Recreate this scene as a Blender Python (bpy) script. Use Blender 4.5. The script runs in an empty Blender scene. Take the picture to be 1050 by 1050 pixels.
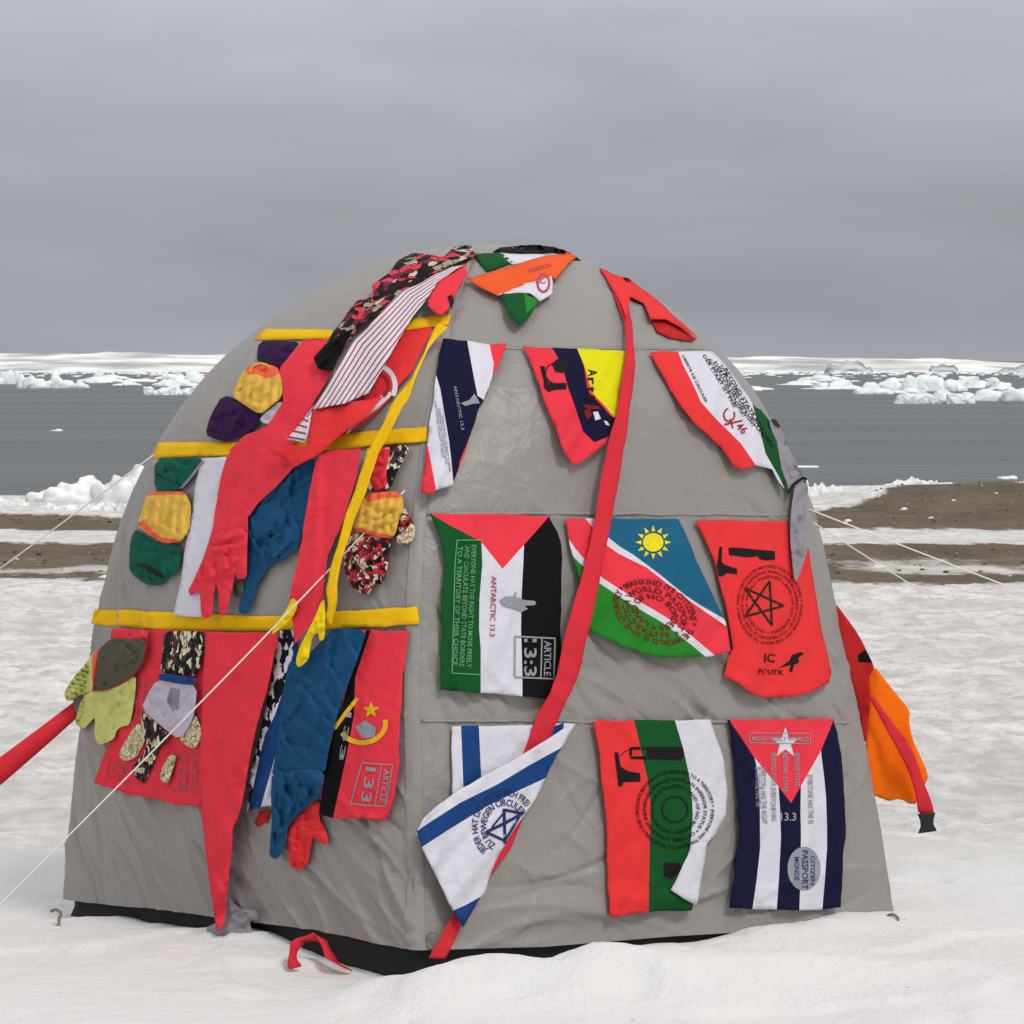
import bpy, bmesh, math, random
import numpy as np
from mathutils import Vector, Matrix
from mathutils.bvhtree import BVHTree
from mathutils.geometry import delaunay_2d_cdt

random.seed(7)
RNG = np.random.default_rng(11)
scene = bpy.context.scene
COL = scene.collection
R = math.radians

# ------------------------------------------------------------------ camera
F = 4068.0                        # focal length in picture units (picture 1050 wide)
CAM = Vector((0.10, -12.0, 1.69))
PITCH = math.atan((525 - 370) / F)
cd = bpy.data.cameras.new('camera')
cd.sensor_width = 36.0
cd.lens = 36.0 * F / 1050.0
cd.clip_start = 0.1
cd.clip_end = 60000
cam = bpy.data.objects.new('camera', cd)
COL.objects.link(cam)
cam.location = CAM
cam.rotation_euler = (math.pi / 2 - PITCH, 0, 0)
scene.camera = cam
CR = Matrix.Rotation(math.pi / 2 - PITCH, 3, 'X')


def ray(px, py):
    return (CR @ Vector(((px - 525) / F, -(py - 525) / F, -1.0))).normalized()


def at_depth(px, py, y):
    """point seen at that place of the photo, on the vertical plane Y = y"""
    d = ray(px, py)
    return CAM + d * ((y - CAM.y) / d.y)


def at_ground(px, py, z=0.0):
    d = ray(px, py)
    return CAM + d * ((z - CAM.z) / d.z)


# ------------------------------------------------------------------ noise
_P = RNG.permutation(4096).astype(np.int64)
_V = RNG.random(4096)


def vnoise(x, y, seed=0):
    x = np.asarray(x, float) + seed * 17.31
    y = np.asarray(y, float) + seed * 9.77
    xi = np.floor(x).astype(np.int64); yi = np.floor(y).astype(np.int64)
    fx = x - xi; fy = y - yi
    fx = fx * fx * fx * (fx * (fx * 6 - 15) + 10); fy = fy * fy * fy * (fy * (fy * 6 - 15) + 10)

    def h(a, b): return _V[(_P[(a & 4095)] + b * 131) & 4095]
    a = h(xi, yi); b = h(xi + 1, yi); c = h(xi, yi + 1); d = h(xi + 1, yi + 1)
    return (a * (1 - fx) + b * fx) * (1 - fy) + (c * (1 - fx) + d * fx) * fy - 0.5


def fbm(x, y, octv=4, seed=0, gain=0.5):
    s = 0; a = 1.0
    for k in range(octv):
        s = s + a * vnoise(np.asarray(x) * 2 ** k, np.asarray(y) * 2 ** k, seed + k * 3)
        a *= gain
    return s


def sstep(a, b, x):
    t = np.clip((np.asarray(x, float) - a) / (b - a), 0, 1)
    return t * t * (3 - 2 * t)


# ------------------------------------------------------------------ materials
def lin(c):
    o = []
    for v in c:
        v = v / 255.0
        o.append(v / 12.92 if v <= 0.04045 else ((v + 0.055) / 1.055) ** 2.4)
    return o


def rgb(c, k=1.0):
    return tuple(min(0.92, v * k) for v in lin(c)) + (1.0,)


def new_mat(name):
    m = bpy.data.materials.new(name)
    m.use_nodes = True
    nt = m.node_tree
    return m, nt, nt.nodes['Principled BSDF']


def N(nt, typ, **kw):
    n = nt.nodes.new(typ)
    for k, v in kw.items():
        if k.startswith('i_'):
            key = k[2:]
            key = int(key) if key.isdigit() else key
            n.inputs[key].default_value = v
        else:
            setattr(n, k, v)
    return n


def cloth(name, color, k=1.0, rough=0.85, bump=0.35, weave=900, sheen=0.0, vary=0.16, scale=22):
    """dyed cloth: slightly uneven dye, crumple and weave relief"""
    m, nt, b = new_mat(name)
    L = nt.links.new
    tc = N(nt, 'ShaderNodeTexCoord')
    n1 = N(nt, 'ShaderNodeTexNoise', i_Scale=9.0, i_Detail=5.0)
    L(tc.outputs['Object'], n1.inputs['Vector'])
    c = rgb(color, k)
    mix = N(nt, 'ShaderNodeMix', data_type='RGBA')
    mix.inputs[6].default_value = tuple(v * (1 - vary) for v in c[:3]) + (1,)
    mix.inputs[7].default_value = tuple(min(0.92, v * (1 + vary)) for v in c[:3]) + (1,)
    L(n1.outputs['Fac'], mix.inputs[0])
    L(mix.outputs[2], b.inputs['Base Color'])
    b.inputs['Roughness'].default_value = rough
    b.inputs['Specular IOR Level'].default_value = 0.14
    n2 = N(nt, 'ShaderNodeTexNoise', i_Scale=float(scale), i_Detail=4.0, i_Roughness=0.55)
    n3 = N(nt, 'ShaderNodeTexNoise', i_Scale=float(weave), i_Detail=1.0)
    L(tc.outputs['Object'], n2.inputs['Vector']); L(tc.outputs['Object'], n3.inputs['Vector'])
    b1 = N(nt, 'ShaderNodeBump', i_Strength=min(1, bump * 1.1), i_Distance=0.02)
    b2 = N(nt, 'ShaderNodeBump', i_Strength=0.25, i_Distance=0.002)
    L(n2.outputs['Fac'], b1.inputs['Height']); L(n3.outputs['Fac'], b2.inputs['Height'])
    L(b1.outputs['Normal'], b2.inputs['Normal']); L(b2.outputs['Normal'], b.inputs['Normal'])
    return m


def plain(name, color, k=1.0, rough=0.6, metal=0.0):
    m, nt, b = new_mat(name)
    b.inputs['Base Color'].default_value = rgb(color, k)
    b.inputs['Roughness'].default_value = rough
    b.inputs['Metallic'].default_value = metal
    return m


def print_mat(name, color):
    """thin, slightly worn screen print ink"""
    m, nt, b = new_mat(name)
    tc = N(nt, 'ShaderNodeTexCoord')
    n = N(nt, 'ShaderNodeTexNoise', i_Scale=160.0, i_Detail=2.0)
    nt.links.new(tc.outputs['Object'], n.inputs['Vector'])
    mix = N(nt, 'ShaderNodeMix', data_type='RGBA')
    c = rgb(color)
    mix.inputs[6].default_value = tuple(v * 0.8 for v in c[:3]) + (1,)
    mix.inputs[7].default_value = tuple(min(.9, v * 1.2 + 0.004) for v in c[:3]) + (1,)
    nt.links.new(n.outputs['Fac'], mix.inputs[0])
    nt.links.new(mix.outputs[2], b.inputs['Base Color'])
    b.inputs['Roughness'].default_value = 0.8
    b.inputs['Specular IOR Level'].default_value = 0.2
    return m


def pattern(name, cols, scale=40.0, edge=None, stretch=(1, 1, 1), vary=0.0, size=0.08):
    """printed cotton: irregular coloured blotches with dark outlines"""
    m, nt, b = new_mat(name)
    L = nt.links.new
    tc = N(nt, 'ShaderNodeTexCoord')
    mp = N(nt, 'ShaderNodeMapping')
    mp.inputs['Scale'].default_value = stretch
    L(tc.outputs['Object'], mp.inputs['Vector'])
    nz = N(nt, 'ShaderNodeTexNoise', i_Scale=scale * 0.8, i_Detail=2.0)
    L(mp.outputs[0], nz.inputs['Vector'])
    vm = N(nt, 'ShaderNodeVectorMath', operation='MULTIPLY_ADD')
    vm.inputs[1].default_value = (0.03, 0.03, 0.03)
    L(nz.outputs['Color'], vm.inputs[0]); L(mp.outputs[0], vm.inputs[2])
    v = N(nt, 'ShaderNodeTexVoronoi', feature='F1', i_Scale=scale)
    L(vm.outputs[0], v.inputs['Vector'])
    sep = N(nt, 'ShaderNodeSeparateColor')
    L(v.outputs['Color'], sep.inputs[0])
    cr = N(nt, 'ShaderNodeValToRGB')
    cr.color_ramp.interpolation = 'CONSTANT'
    el = cr.color_ramp.elements
    n = len(cols)
    while len(el) < n: el.new(0.5)
    for i, c in enumerate(cols):
        el[i].position = i / n
        el[i].color = rgb(c)
    L(sep.outputs[0], cr.inputs[0])
    out = cr.outputs[0]
    if edge is not None:
        v2 = N(nt, 'ShaderNodeTexVoronoi', feature='DISTANCE_TO_EDGE', i_Scale=scale)
        L(vm.outputs[0], v2.inputs['Vector'])
        lt = N(nt, 'ShaderNodeMath', operation='LESS_THAN')
        lt.inputs[1].default_value = size
        L(v2.outputs['Distance'], lt.inputs[0])
        mx = N(nt, 'ShaderNodeMix', data_type='RGBA')
        mx.inputs[7].default_value = rgb(edge)
        L(lt.outputs[0], mx.inputs[0]); L(out, mx.inputs[6])
        out = mx.outputs[2]
    L(out, b.inputs['Base Color'])
    b.inputs['Roughness'].default_value = 0.85
    b.inputs['Specular IOR Level'].default_value = 0.2
    n2 = N(nt, 'ShaderNodeTexNoise', i_Scale=26.0, i_Detail=4.0)
    L(tc.outputs['Object'], n2.inputs['Vector'])
    b1 = N(nt, 'ShaderNodeBump', i_Strength=0.5, i_Distance=0.02)
    L(n2.outputs['Fac'], b1.inputs['Height']); L(b1.outputs['Normal'], b.inputs['Normal'])
    return m


K = 1.02
M = dict(
    red=cloth('red_cotton', (220, 54, 68), K * 1.03), redor=cloth('vermilion_cotton', (220, 52, 54), K),
    redw=cloth('red_webbing', (212, 48, 60), K * .92, bump=.15, weave=600),
    white=cloth('white_cotton', (222, 220, 230), .86, vary=.04), navy=cloth('navy_cotton', (18, 18, 50), K),
    blue=cloth('royal_blue_cotton', (24, 62, 118), K), black=cloth('black_cotton', (14, 12, 13), 1.0),
    green=cloth('bottle_green_cotton', (14, 78, 34), K), green2=cloth('grass_green_cotton', (36, 122, 38), K),
    teal=cloth('teal_blue_cotton', (26, 92, 122), K), lemon=cloth('lemon_cotton', (214, 208, 16), K),
    yellow=cloth('yellow_webbing', (234, 182, 16), K, bump=.15), ygl=cloth('tan_yellow_suede', (214, 172, 74), K, bump=.5, vary=.34),
    ygl2=cloth('yellow_glove_cotton', (236, 204, 24), K),
    purple=cloth('dark_purple_cotton', (48, 20, 62), K, bump=.5, vary=.34), dgreen=cloth('dark_green_glove_cotton', (10, 84, 68), K, bump=.5, vary=.34),
    bglove=cloth('blue_glove_cotton', (24, 74, 112), K, bump=.6, vary=.34), lime=cloth('lime_glove_rubber', (196, 200, 116), K, bump=.3, vary=.34),
    gdark=cloth('grey_green_fleece', (84, 82, 70), K, bump=.7, scale=60), lilac=cloth('lilac_grey_leather', (178, 172, 186), 1.1),
    gglove=cloth('grey_glove_cotton', (140, 136, 142), K, bump=.6), orange=cloth('fluorescent_orange_nylon', (255, 112, 8), 1.0, vary=.05),
    safr=cloth('saffron_cotton', (228, 88, 40), K), dred=cloth('dark_red_nylon', (178, 36, 34), K),
    coral=cloth('coral_trim', (232, 96, 66), K),
    pblack=print_mat('black_ink', (16, 12, 14)), pgrey=print_mat('grey_ink', (140, 142, 150)), pwhite=print_mat('white_ink', (206, 206, 212)),
    pgreen=print_mat('pale_green_ink', (96, 150, 108)), pyel=print_mat('yellow_ink', (226, 206, 30)), pblue=print_mat('blue_ink', (34, 44, 96)),
    pdgreen=print_mat('dark_green_ink', (34, 30, 12)), pgold=print_mat('gold_ink', (222, 170, 24)), pred=print_mat('dark_red_ink', (150, 28, 44)),
    ppink=print_mat('faded_pink_ink', (226, 140, 150)), ppurp=print_mat('dull_purple_ink', (168, 70, 90)), pdk=print_mat('dark_maroon_ink', (110, 22, 24)),
    plow=print_mat('near_black_green_ink', (10, 44, 20)),
    floral=pattern('pink_floral_cotton', [(20, 14, 18), (214, 52, 72), (20, 14, 18), (196, 186, 170), (110, 36, 56), (206, 60, 80), (24, 18, 22), (150, 150, 130)], 36, (16, 12, 14), size=.04),
    floral2=pattern('red_leaf_cotton', [(196, 44, 62), (90, 30, 50), (208, 196, 160), (186, 40, 60), (28, 18, 22), (200, 190, 160)], 72, (40, 16, 26), size=.05),
    zebra=pattern('black_cream_animal_print', [(214, 212, 176), (88, 46, 62), (22, 22, 24), (206, 210, 170), (84, 42, 58), (18, 20, 26)], 62, (26, 24, 28), (1, 1, .6), size=.06),
    cream=pattern('cream_leaf_print', [(214, 204, 160), (198, 190, 146), (224, 216, 180)], 62, (120, 96, 84), size=.06),
    leaf=pattern('black_leaf_print', [(228, 226, 232), (20, 20, 30), (224, 222, 230), (24, 24, 34), (220, 220, 228)], 62, None, (1, 1, .7)),
    steel=plain('galvanised_steel', (120, 118, 114), 1, .55, .6), bplast=plain('black_buckle_plastic', (14, 14, 15), 1, .45),
)


def mat_rope():
    m, nt, b = new_mat('white_braided_cord')
    tc = N(nt, 'ShaderNodeTexCoord')
    n = N(nt, 'ShaderNodeTexNoise', i_Scale=120.0)
    nt.links.new(tc.outputs['Object'], n.inputs['Vector'])
    mx = N(nt, 'ShaderNodeMix', data_type='RGBA')
    mx.inputs[6].default_value = rgb((214, 206, 202)); mx.inputs[7].default_value = rgb((244, 240, 238))
    nt.links.new(n.outputs['Fac'], mx.inputs[0]); nt.links.new(mx.outputs[2], b.inputs['Base Color'])
    b.inputs['Roughness'].default_value = .8
    return m


M['rope'] = mat_rope()


def mat_tent():
    m, nt, b = new_mat('grey_ripstop_nylon')
    L = nt.links.new
    tc = N(nt, 'ShaderNodeTexCoord')
    n1 = N(nt, 'ShaderNodeTexNoise', i_Scale=2.2, i_Detail=4.0)
    L(tc.outputs['Object'], n1.inputs['Vector'])
    mx = N(nt, 'ShaderNodeMix', data_type='RGBA')
    mx.inputs[6].default_value = (.238, .222, .208, 1); mx.inputs[7].default_value = (.300, .281, .266, 1)
    L(n1.outputs['Fac'], mx.inputs[0]); L(mx.outputs[2], b.inputs['Base Color'])
    b.inputs['Roughness'].default_value = .41
    b.inputs['Specular IOR Level'].default_value = .42
    mp = N(nt, 'ShaderNodeMapping'); mp.inputs['Scale'].default_value = (1, 1, 1.0)
    L(tc.outputs['Object'], mp.inputs['Vector'])
    n2 = N(nt, 'ShaderNodeTexNoise', i_Scale=7.0, i_Detail=6.0, i_Roughness=.6, i_Distortion=.6)
    n3 = N(nt, 'ShaderNodeTexNoise', i_Scale=420.0, i_Detail=1.0)
    L(mp.outputs[0], n2.inputs['Vector']); L(tc.outputs['Object'], n3.inputs['Vector'])
    b1 = N(nt, 'ShaderNodeBump', i_Strength=.45, i_Distance=.03)
    b2 = N(nt, 'ShaderNodeBump', i_Strength=.12, i_Distance=.002)
    L(n2.outputs['Fac'], b1.inputs['Height']); L(n3.outputs['Fac'], b2.inputs['Height'])
    # sharp crinkles of coated nylon, running down the panels
    mp3 = N(nt, 'ShaderNodeMapping'); mp3.inputs['Scale'].default_value = (1.6, 1.6, .62); mp3.inputs['Rotation'].default_value = (0, R(28), 0)
    L(tc.outputs['Object'], mp3.inputs['Vector'])
    n4 = N(nt, 'ShaderNodeTexNoise', noise_type='RIDGED_MULTIFRACTAL', i_Scale=4.2, i_Detail=3.0, i_Distortion=.5)
    L(mp3.outputs[0], n4.inputs['Vector'])
    b3 = N(nt, 'ShaderNodeBump', i_Strength=.5, i_Distance=.013)
    L(n4.outputs['Fac'], b3.inputs['Height']); L(b1.outputs[0], b3.inputs['Normal'])
    L(b3.outputs[0], b2.inputs['Normal']); L(b2.outputs[0], b.inputs['Normal'])
    return m


M['tent'] = mat_tent()


# ------------------------------------------------------------------ objects
def finish(name, verts, faces, mats, mat_idx=None, parent=None, smooth=True, origin=None):
    v = np.asarray(verts, float)
    if origin is None:
        origin = Vector((v[:, 0].mean(), v[:, 1].mean(), v[:, 2].min()))
    o3 = np.array(origin)
    me = bpy.data.meshes.new(name)
    me.from_pydata((v - o3).tolist(), [], [list(map(int, f)) for f in faces])
    for m in mats: me.materials.append(m)
    if mat_idx is not None:
        me.polygons.foreach_set('material_index', np.asarray(mat_idx, np.int32))
    me.polygons.foreach_set('use_smooth', [smooth] * len(me.polygons))
    me.update()
    ob = bpy.data.objects.new(name, me)
    COL.objects.link(ob)
    ob.location = origin
    if parent is not None:
        ob.parent = parent
        ob.location = Vector(origin) - WORLD[parent.name]
    WORLD[ob.name] = Vector(origin)
    return ob


WORLD = {}


def empty(name, loc):
    o = bpy.data.objects.new(name, None)
    COL.objects.link(o)
    o.location = loc
    o.empty_display_size = 0.1
    WORLD[o.name] = Vector(loc)
    return o


def tag(o, label, cat=None, group=None, kind=None):
    o['label'] = label
    if cat: o['category'] = cat
    if group: o['group'] = group
    if kind: o['kind'] = kind
    return o


def tube(name, pts, rad, mat, parent=None, n=8, closed=False):
    pts = [Vector(p) for p in pts]
    V = []; Fc = []
    m = len(pts)
    for i, p in enumerate(pts):
        if closed: t = pts[(i + 1) % m] - pts[i - 1]
        else: t = pts[min(i + 1, m - 1)] - pts[max(i - 1, 0)]
        t.normalize()
        a = t.orthogonal().normalized() if abs(t.z) > .95 else t.cross(Vector((0, 0, 1))).normalized()
        b = t.cross(a)
        r = rad[i] if isinstance(rad, (list, tuple)) else rad
        for k in range(n):
            q = 2 * math.pi * k / n
            V.append(p + a * math.cos(q) * r + b * math.sin(q) * r)
    for i in range(m if closed else m - 1):
        j = (i + 1) % m
        for k in range(n):
            Fc.append((i * n + k, i * n + (k + 1) % n, j * n + (k + 1) % n, j * n + k))
    if not closed:
        Fc.append(tuple(range(n - 1, -1, -1))); Fc.append(tuple((m - 1) * n + k for k in range(n)))
    return finish(name, V, Fc, [mat], parent=parent)


# ------------------------------------------------------------------ tent shape
PR_Z = np.array([0, .15, .42, .864, 1.22, 1.31, 1.44, 1.646, 1.778, 1.911, 2.00, 2.045])
PR_R = np.array([1.272, 1.256, 1.220, 1.140, 1.058, 1.022, .955, .812, .672, .475, .292, 0.0])
PR_C = np.array([-.016, -.022, -.03, -.045, -.04, -.036, -.03, -.015, -.008, .008, .02, .04])
YAW = R(6.5)
# smooth the profile: parametrise by length along the pole
_ds = np.r_[0, np.cumsum(np.hypot(np.diff(PR_Z), np.diff(PR_R)))]


def catmull(t, ks, vs):
    """smooth interpolation through the knots (finite difference hermite)"""
    t = np.asarray(t, float)
    m = np.gradient(vs, ks)
    i = np.clip(np.searchsorted(ks, t) - 1, 0, len(ks) - 2)
    h = ks[i + 1] - ks[i]
    u = (t - ks[i]) / h
    return ((2 * u**3 - 3 * u**2 + 1) * vs[i] + (u**3 - 2 * u**2 + u) * h * m[i]
            + (-2 * u**3 + 3 * u**2) * vs[i + 1] + (u**3 - u**2) * h * m[i + 1])


HEM_T = np.radians([-180, -90, -65, -40, -18, 0, 18, 45, 70, 90, 180])
HEM_Z = np.array([.04, .036, .070, .085, .098, .088, .062, .05, .03, .012, .04])


def tent_points(T, A):
    """T: angle from the front corner, A: 0 at the hem .. 1 at the apex"""
    s = A * _ds[-1]
    z = catmull(s, _ds, PR_Z); r = np.maximum(catmull(s, _ds, PR_R), 0); c = catmull(s, _ds, PR_C)
    hz = np.interp(T, HEM_T, HEM_Z)
    z = np.where(z < .4, hz + z * (1 - hz / .4), z)
    p = 1.07 + .20 * sstep(0, 1.2, z) + .75 * sstep(1.2, 2.03, z)
    ct = np.abs(np.cos(T)) + 1e-6; st = np.abs(np.sin(T)) + 1e-6
    rho = r / (ct**p + st**p) ** (1 / p)
    dx, dy = -math.sin(YAW), -math.cos(YAW)
    X = c + rho * (np.cos(T) * dx - np.sin(T) * dy)
    Y = rho * (np.cos(T) * dy + np.sin(T) * dx)
    return X, Y, z


def grid_faces(nt_, na, wrap=True):
    i = np.arange(nt_ if wrap else nt_ - 1); j = np.arange(na - 1)
    I, J = np.meshgrid(i, j, indexing='ij')
    a = I * na + J; b = ((I + 1) % nt_) * na + J
    return np.stack([a, b, b + 1, a + 1], -1).reshape(-1, 4)


def tent_grid(nt_, na):
    T = np.linspace(-np.pi, np.pi, nt_, endpoint=False)
    A = np.linspace(0, .9985, na)
    TT, AA = np.meshgrid(T, A, indexing='ij')
    X, Y, Z = tent_points(TT, AA)
    return TT, AA, np.stack([X, Y, Z], -1)


TT, AA, P0 = tent_grid(560, 170)
# bvh of the taut canopy, used to lay every cloth on it
BV = BVHTree.FromPolygons([Vector(p) for p in P0.reshape(-1, 3)], grid_faces(560, 170).tolist())


def drape_pts(PX, PY, OFF):
    out = []
    for x, y, o in zip(PX, PY, OFF):
        d = ray(x, y)
        h = BV.ray_cast(CAM, d)
        if h[0] is None:
            qx, qy = x, y
            t = None
            for k in range(90):
                vx, vy = 491 - qx, 640 - qy
                l = math.hypot(vx, vy)
                qx += vx / l * 2.0; qy += vy / l * 2.0
                h = BV.ray_cast(CAM, ray(qx, qy))
                if h[0] is not None:
                    t = (h[0].y - CAM.y)
                    break
            tt = t / d.y
        else:
            tt = h[3]
            h2 = BV2.ray_cast(CAM, d)
            if h2[0] is not None: tt = .3 * tt + .7 * min(tt + .006, h2[3])
        out.append(CAM + d * (tt - o))
    return out


def drape(x, y, o=0.0):
    return drape_pts([x], [y], [o])[0]


# canopy with its creases
TT, AA, P = tent_grid(1120, 330)
du = np.roll(P, -1, 0) - np.roll(P, 1, 0)
dv = np.gradient(P, axis=1)
NRM = np.cross(du, dv)
NRM /= np.linalg.norm(NRM, axis=-1, keepdims=True) + 1e-9
Zc = P[..., 2]
# face coordinates in metres: u across the panel from its left corner, w height
side = np.floor((TT + np.pi) / (np.pi / 2)).astype(int)          # 1 = left panel, 2 = right panel in view
uu = ((TT + np.pi) % (np.pi / 2)) / (np.pi / 2)
# arc position along a straight panel
uu = np.tan(uu * np.pi / 2) / (1 + np.tan(uu * np.pi / 2))
H = np.zeros(Zc.shape)
rr = np.random.default_rng(5)


def creases(sd, n, u0, u1, z0, z1, ang0, ang1, len0, len1, w0, w1, a0, a1):
    global H
    msk = side == sd
    U = uu[msk] * 1.75; Z = Zc[msk]; acc = np.zeros(U.shape)
    for k in range(n):
        cu = rr.uniform(u0, u1) * 1.75; cz = rr.uniform(z0, z1)
        an = R(rr.uniform(ang0, ang1)); ln = rr.uniform(len0, len1); w = rr.uniform(w0, w1); a = rr.uniform(a0, a1)
        dx = U - cu; dz = Z - cz
        pl = dx * math.cos(an) + dz * math.sin(an); pp = -dx * math.sin(an) + dz * math.cos(an)
        pp = pp + .25 * pl * pl / ln * (1 if k % 2 else -1)
        near = (np.abs(pl) < 2 * ln) & (np.abs(pp) < 3.5 * w)
        g = np.exp(-np.abs(pp[near]) / (w * .62)) * np.exp(-(pl[near] / (ln * .6)) ** 2)
        acc[near] += a * g * (1 if rr.random() < .7 else -1)
    H[msk] += acc * 2.1


# angles are measured on the panel, u to the right, height up: negative leans like a backslash
creases(1, 26, .0, .35, .5, 1.25, -72, -50, .10, .32, .010, .018, .002, .0055)
creases(1, 38, .02, .60, .06, .62, -66, -35, .14, .50, .008, .020, .004, .010)
creases(1, 14, .0, .3, .6, 1.2, -75, -55, .1, .35, .010, .018, .003, .007)
creases(1, 36, .50, 1.0, .08, .60, -62, -25, .12, .42, .009, .022, .004, .010)
creases(1, 44, .86, .99, .25, 1.15, -48, -20, .04, .12, .006, .012, .002, .0045)
creases(2, 34, .01, .14, .25, 1.15, -75, -40, .05, .16, .007, .013, .002, .0045)
creases(2, 44, .12, .98, .60, .86, -65, -25, .06, .22, .008, .015, .003, .007)
creases(2, 26, .05, .95, .08, .6, -70, -20, .1, .3, .009, .016, .002, .006)
creases(2, 12, .1, .98, 1.1, 1.32, -50, -15, .08, .22, .008, .016, .0015, .0035)
creases(2, 14, .1, .9, .06, .30, -12, 14, .2, .6, .012, .024, .003, .008)
creases(2, 10, .15, .8, .15, .6, 25, 55, .12, .3, .010, .018, .002, .0045)
creases(2, 10, .85, 1, .1, .8, 30, 70, .1, .2, .010, .018, .002, .005)
creases(1, 8, .1, .9, 1.3, 1.7, -30, 10, .1, .3, .01, .02, .001, .003)
creases(2, 8, .1, .9, 1.35, 1.7, -30, 10, .1, .3, .01, .02, .001, .003)
H += .006 * fbm(uu * 9 + side * 31, Zc * 7, 4, 3)
# slack sag of the panel hem
H += -.012 * np.sin(np.pi * uu) * np.exp(-((Zc - .12) / .10) ** 2)
H += .010 * np.exp(-((Zc - .16) / .03) ** 2) * (side == 2) * np.sin(np.pi * uu) ** .5
H *= np.clip((2.03 - Zc) / .1, 0, 1)
H = np.where(H > 0, .014 * np.tanh(H / .014), .022 * np.tanh(H / .022))
P = P + NRM * H[..., None]
_vis = (TT[:, :-1] > -2.0) & (TT[:, :-1] < 2.0)
_gf = grid_faces(1120, 330)
BV2 = BVHTree.FromPolygons([Vector(p) for p in P.reshape(-1, 3)], _gf[_vis.reshape(-1)].tolist())

tent = tag(empty('dome_tent', (0, 0, 0)), 'grey nylon dome tent with yellow tape bands, hung all over with flags and gloves', 'tent')
finish('canopy', P.reshape(-1, 3), grid_faces(1120, 330), [M['tent']], parent=tent)
# black ground skirt between hem and snow
Tn = np.linspace(-np.pi, np.pi, 240, endpoint=False)
rows = []
for a, zf, ins in ((0.02, 1.0, .024), (0.0, .45, .030), (0.0, -.6, .016)):
    X, Y, Z = tent_points(Tn, np.full(Tn.shape, a * .6))
    k = 1 - ins + .012 * fbm(Tn * 9, Tn * 0 + zf * 3, 3, 2)
    Z2 = np.where(zf >= 1, Z, np.interp(Tn, HEM_T, HEM_Z) * zf)
    rows.append(np.stack([X * k, Y * k, Z2], -1))
SK = np.stack(rows, 1)
mskirt = plain('black_groundsheet', (9, 9, 10), 1, .8)
finish('ground_skirt', SK.reshape(-1, 3), grid_faces(240, 3), [mskirt], parent=tent)


# ------------------------------------------------------------------ cloth laid on the tent
def Zm(ox, oy, s):
    return lambda *pts: [(ox + x / s, oy + y / s) for x, y in pts]


def resample(poly, step, closed=True):
    out = []
    n = len(poly)
    for i in range(n if closed else n - 1):
        a = poly[i]; b = poly[(i + 1) % n]
        l = math.hypot(b[0] - a[0], b[1] - a[1])
        k = max(1, int(round(l / step)))
        for j in range(k):
            t = j / k
            out.append((a[0] + (b[0] - a[0]) * t, a[1] + (b[1] - a[1]) * t))
    if not closed: out.append(poly[-1])
    return out


def chaikin(poly, it=1):
    for _ in range(it):
        o = []
        n = len(poly)
        for i in range(n):
            a = poly[i]; b = poly[(i + 1) % n]
            o.append((a[0] * .78 + b[0] * .22, a[1] * .78 + b[1] * .22))
            o.append((a[0] * .22 + b[0] * .78, a[1] * .22 + b[1] * .78))
        poly = o
    return poly


def inside(poly, X, Y):
    X = np.asarray(X, float); Y = np.asarray(Y, float)
    r = np.zeros(X.shape, bool)
    n = len(poly)
    j = n - 1
    for i in range(n):
        xi, yi = poly[i]; xj, yj = poly[j]
        if yi != yj:
            c = ((yi > Y) != (yj > Y)) & (X < (xj - xi) * (Y - yi) / (yj - yi) + xi)
            r ^= c
        j = i
    return r


def edge_dist(poly, X, Y):
    X = np.asarray(X, float); Y = np.asarray(Y, float)
    d = np.full(X.shape, 1e9)
    n = len(poly)
    for i in range(n):
        ax, ay = poly[i]; bx, by = poly[(i + 1) % n]
        ex, ey = bx - ax, by - ay
        l2 = ex * ex + ey * ey + 1e-12
        t = np.clip(((X - ax) * ex + (Y - ay) * ey) / l2, 0, 1)
        d = np.minimum(d, np.hypot(X - ax - t * ex, Y - ay - t * ey))
    return d


def triangulate(outline, step, extra=()):
    """2D triangulation of an outline with even inner points and colour borders"""
    o = resample(outline, step)
    vs = list(o); es = [(i, (i + 1) % len(o)) for i in range(len(o))]
    for e in extra:
        q = resample(e, step)
        b = len(vs)
        vs += q
        es += [(b + i, b + (i + 1) % len(q)) for i in range(len(q))]
    xs = [p[0] for p in outline]; ys = [p[1] for p in outline]
    gx, gy = np.meshgrid(np.arange(min(xs), max(xs), step), np.arange(min(ys), max(ys), step * .87))
    gx = gx + (np.arange(gx.shape[0])[:, None] % 2) * step * .5
    gx = gx.ravel(); gy = gy.ravel()
    ok = inside(outline, gx, gy)
    gx, gy = gx[ok], gy[ok]
    if len(gx):
        ok = edge_dist(outline, gx, gy) > step * .45
        gx, gy = gx[ok], gy[ok]
        for e in extra:
            if len(gx):
                ok = edge_dist(e, gx, gy) > step * .3
                gx, gy = gx[ok], gy[ok]
    vs += list(zip(gx.tolist(), gy.tolist()))
    r = delaunay_2d_cdt([Vector(v) for v in vs], es, [], 0, 1e-4)
    V = np.array([(v.x, v.y) for v in r[0]])
    T = np.array([f for f in r[2] if len(f) == 3], int)
    c = V[T].mean(1)
    T = T[inside(outline, c[:, 0], c[:, 1])][:, ::-1]
    used = np.unique(T)
    mp = -np.ones(len(V), int); mp[used] = np.arange(len(used))
    return V[used], mp[T]


def flat(h):
    return lambda x, y: np.full(np.shape(x), float(h))


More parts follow.
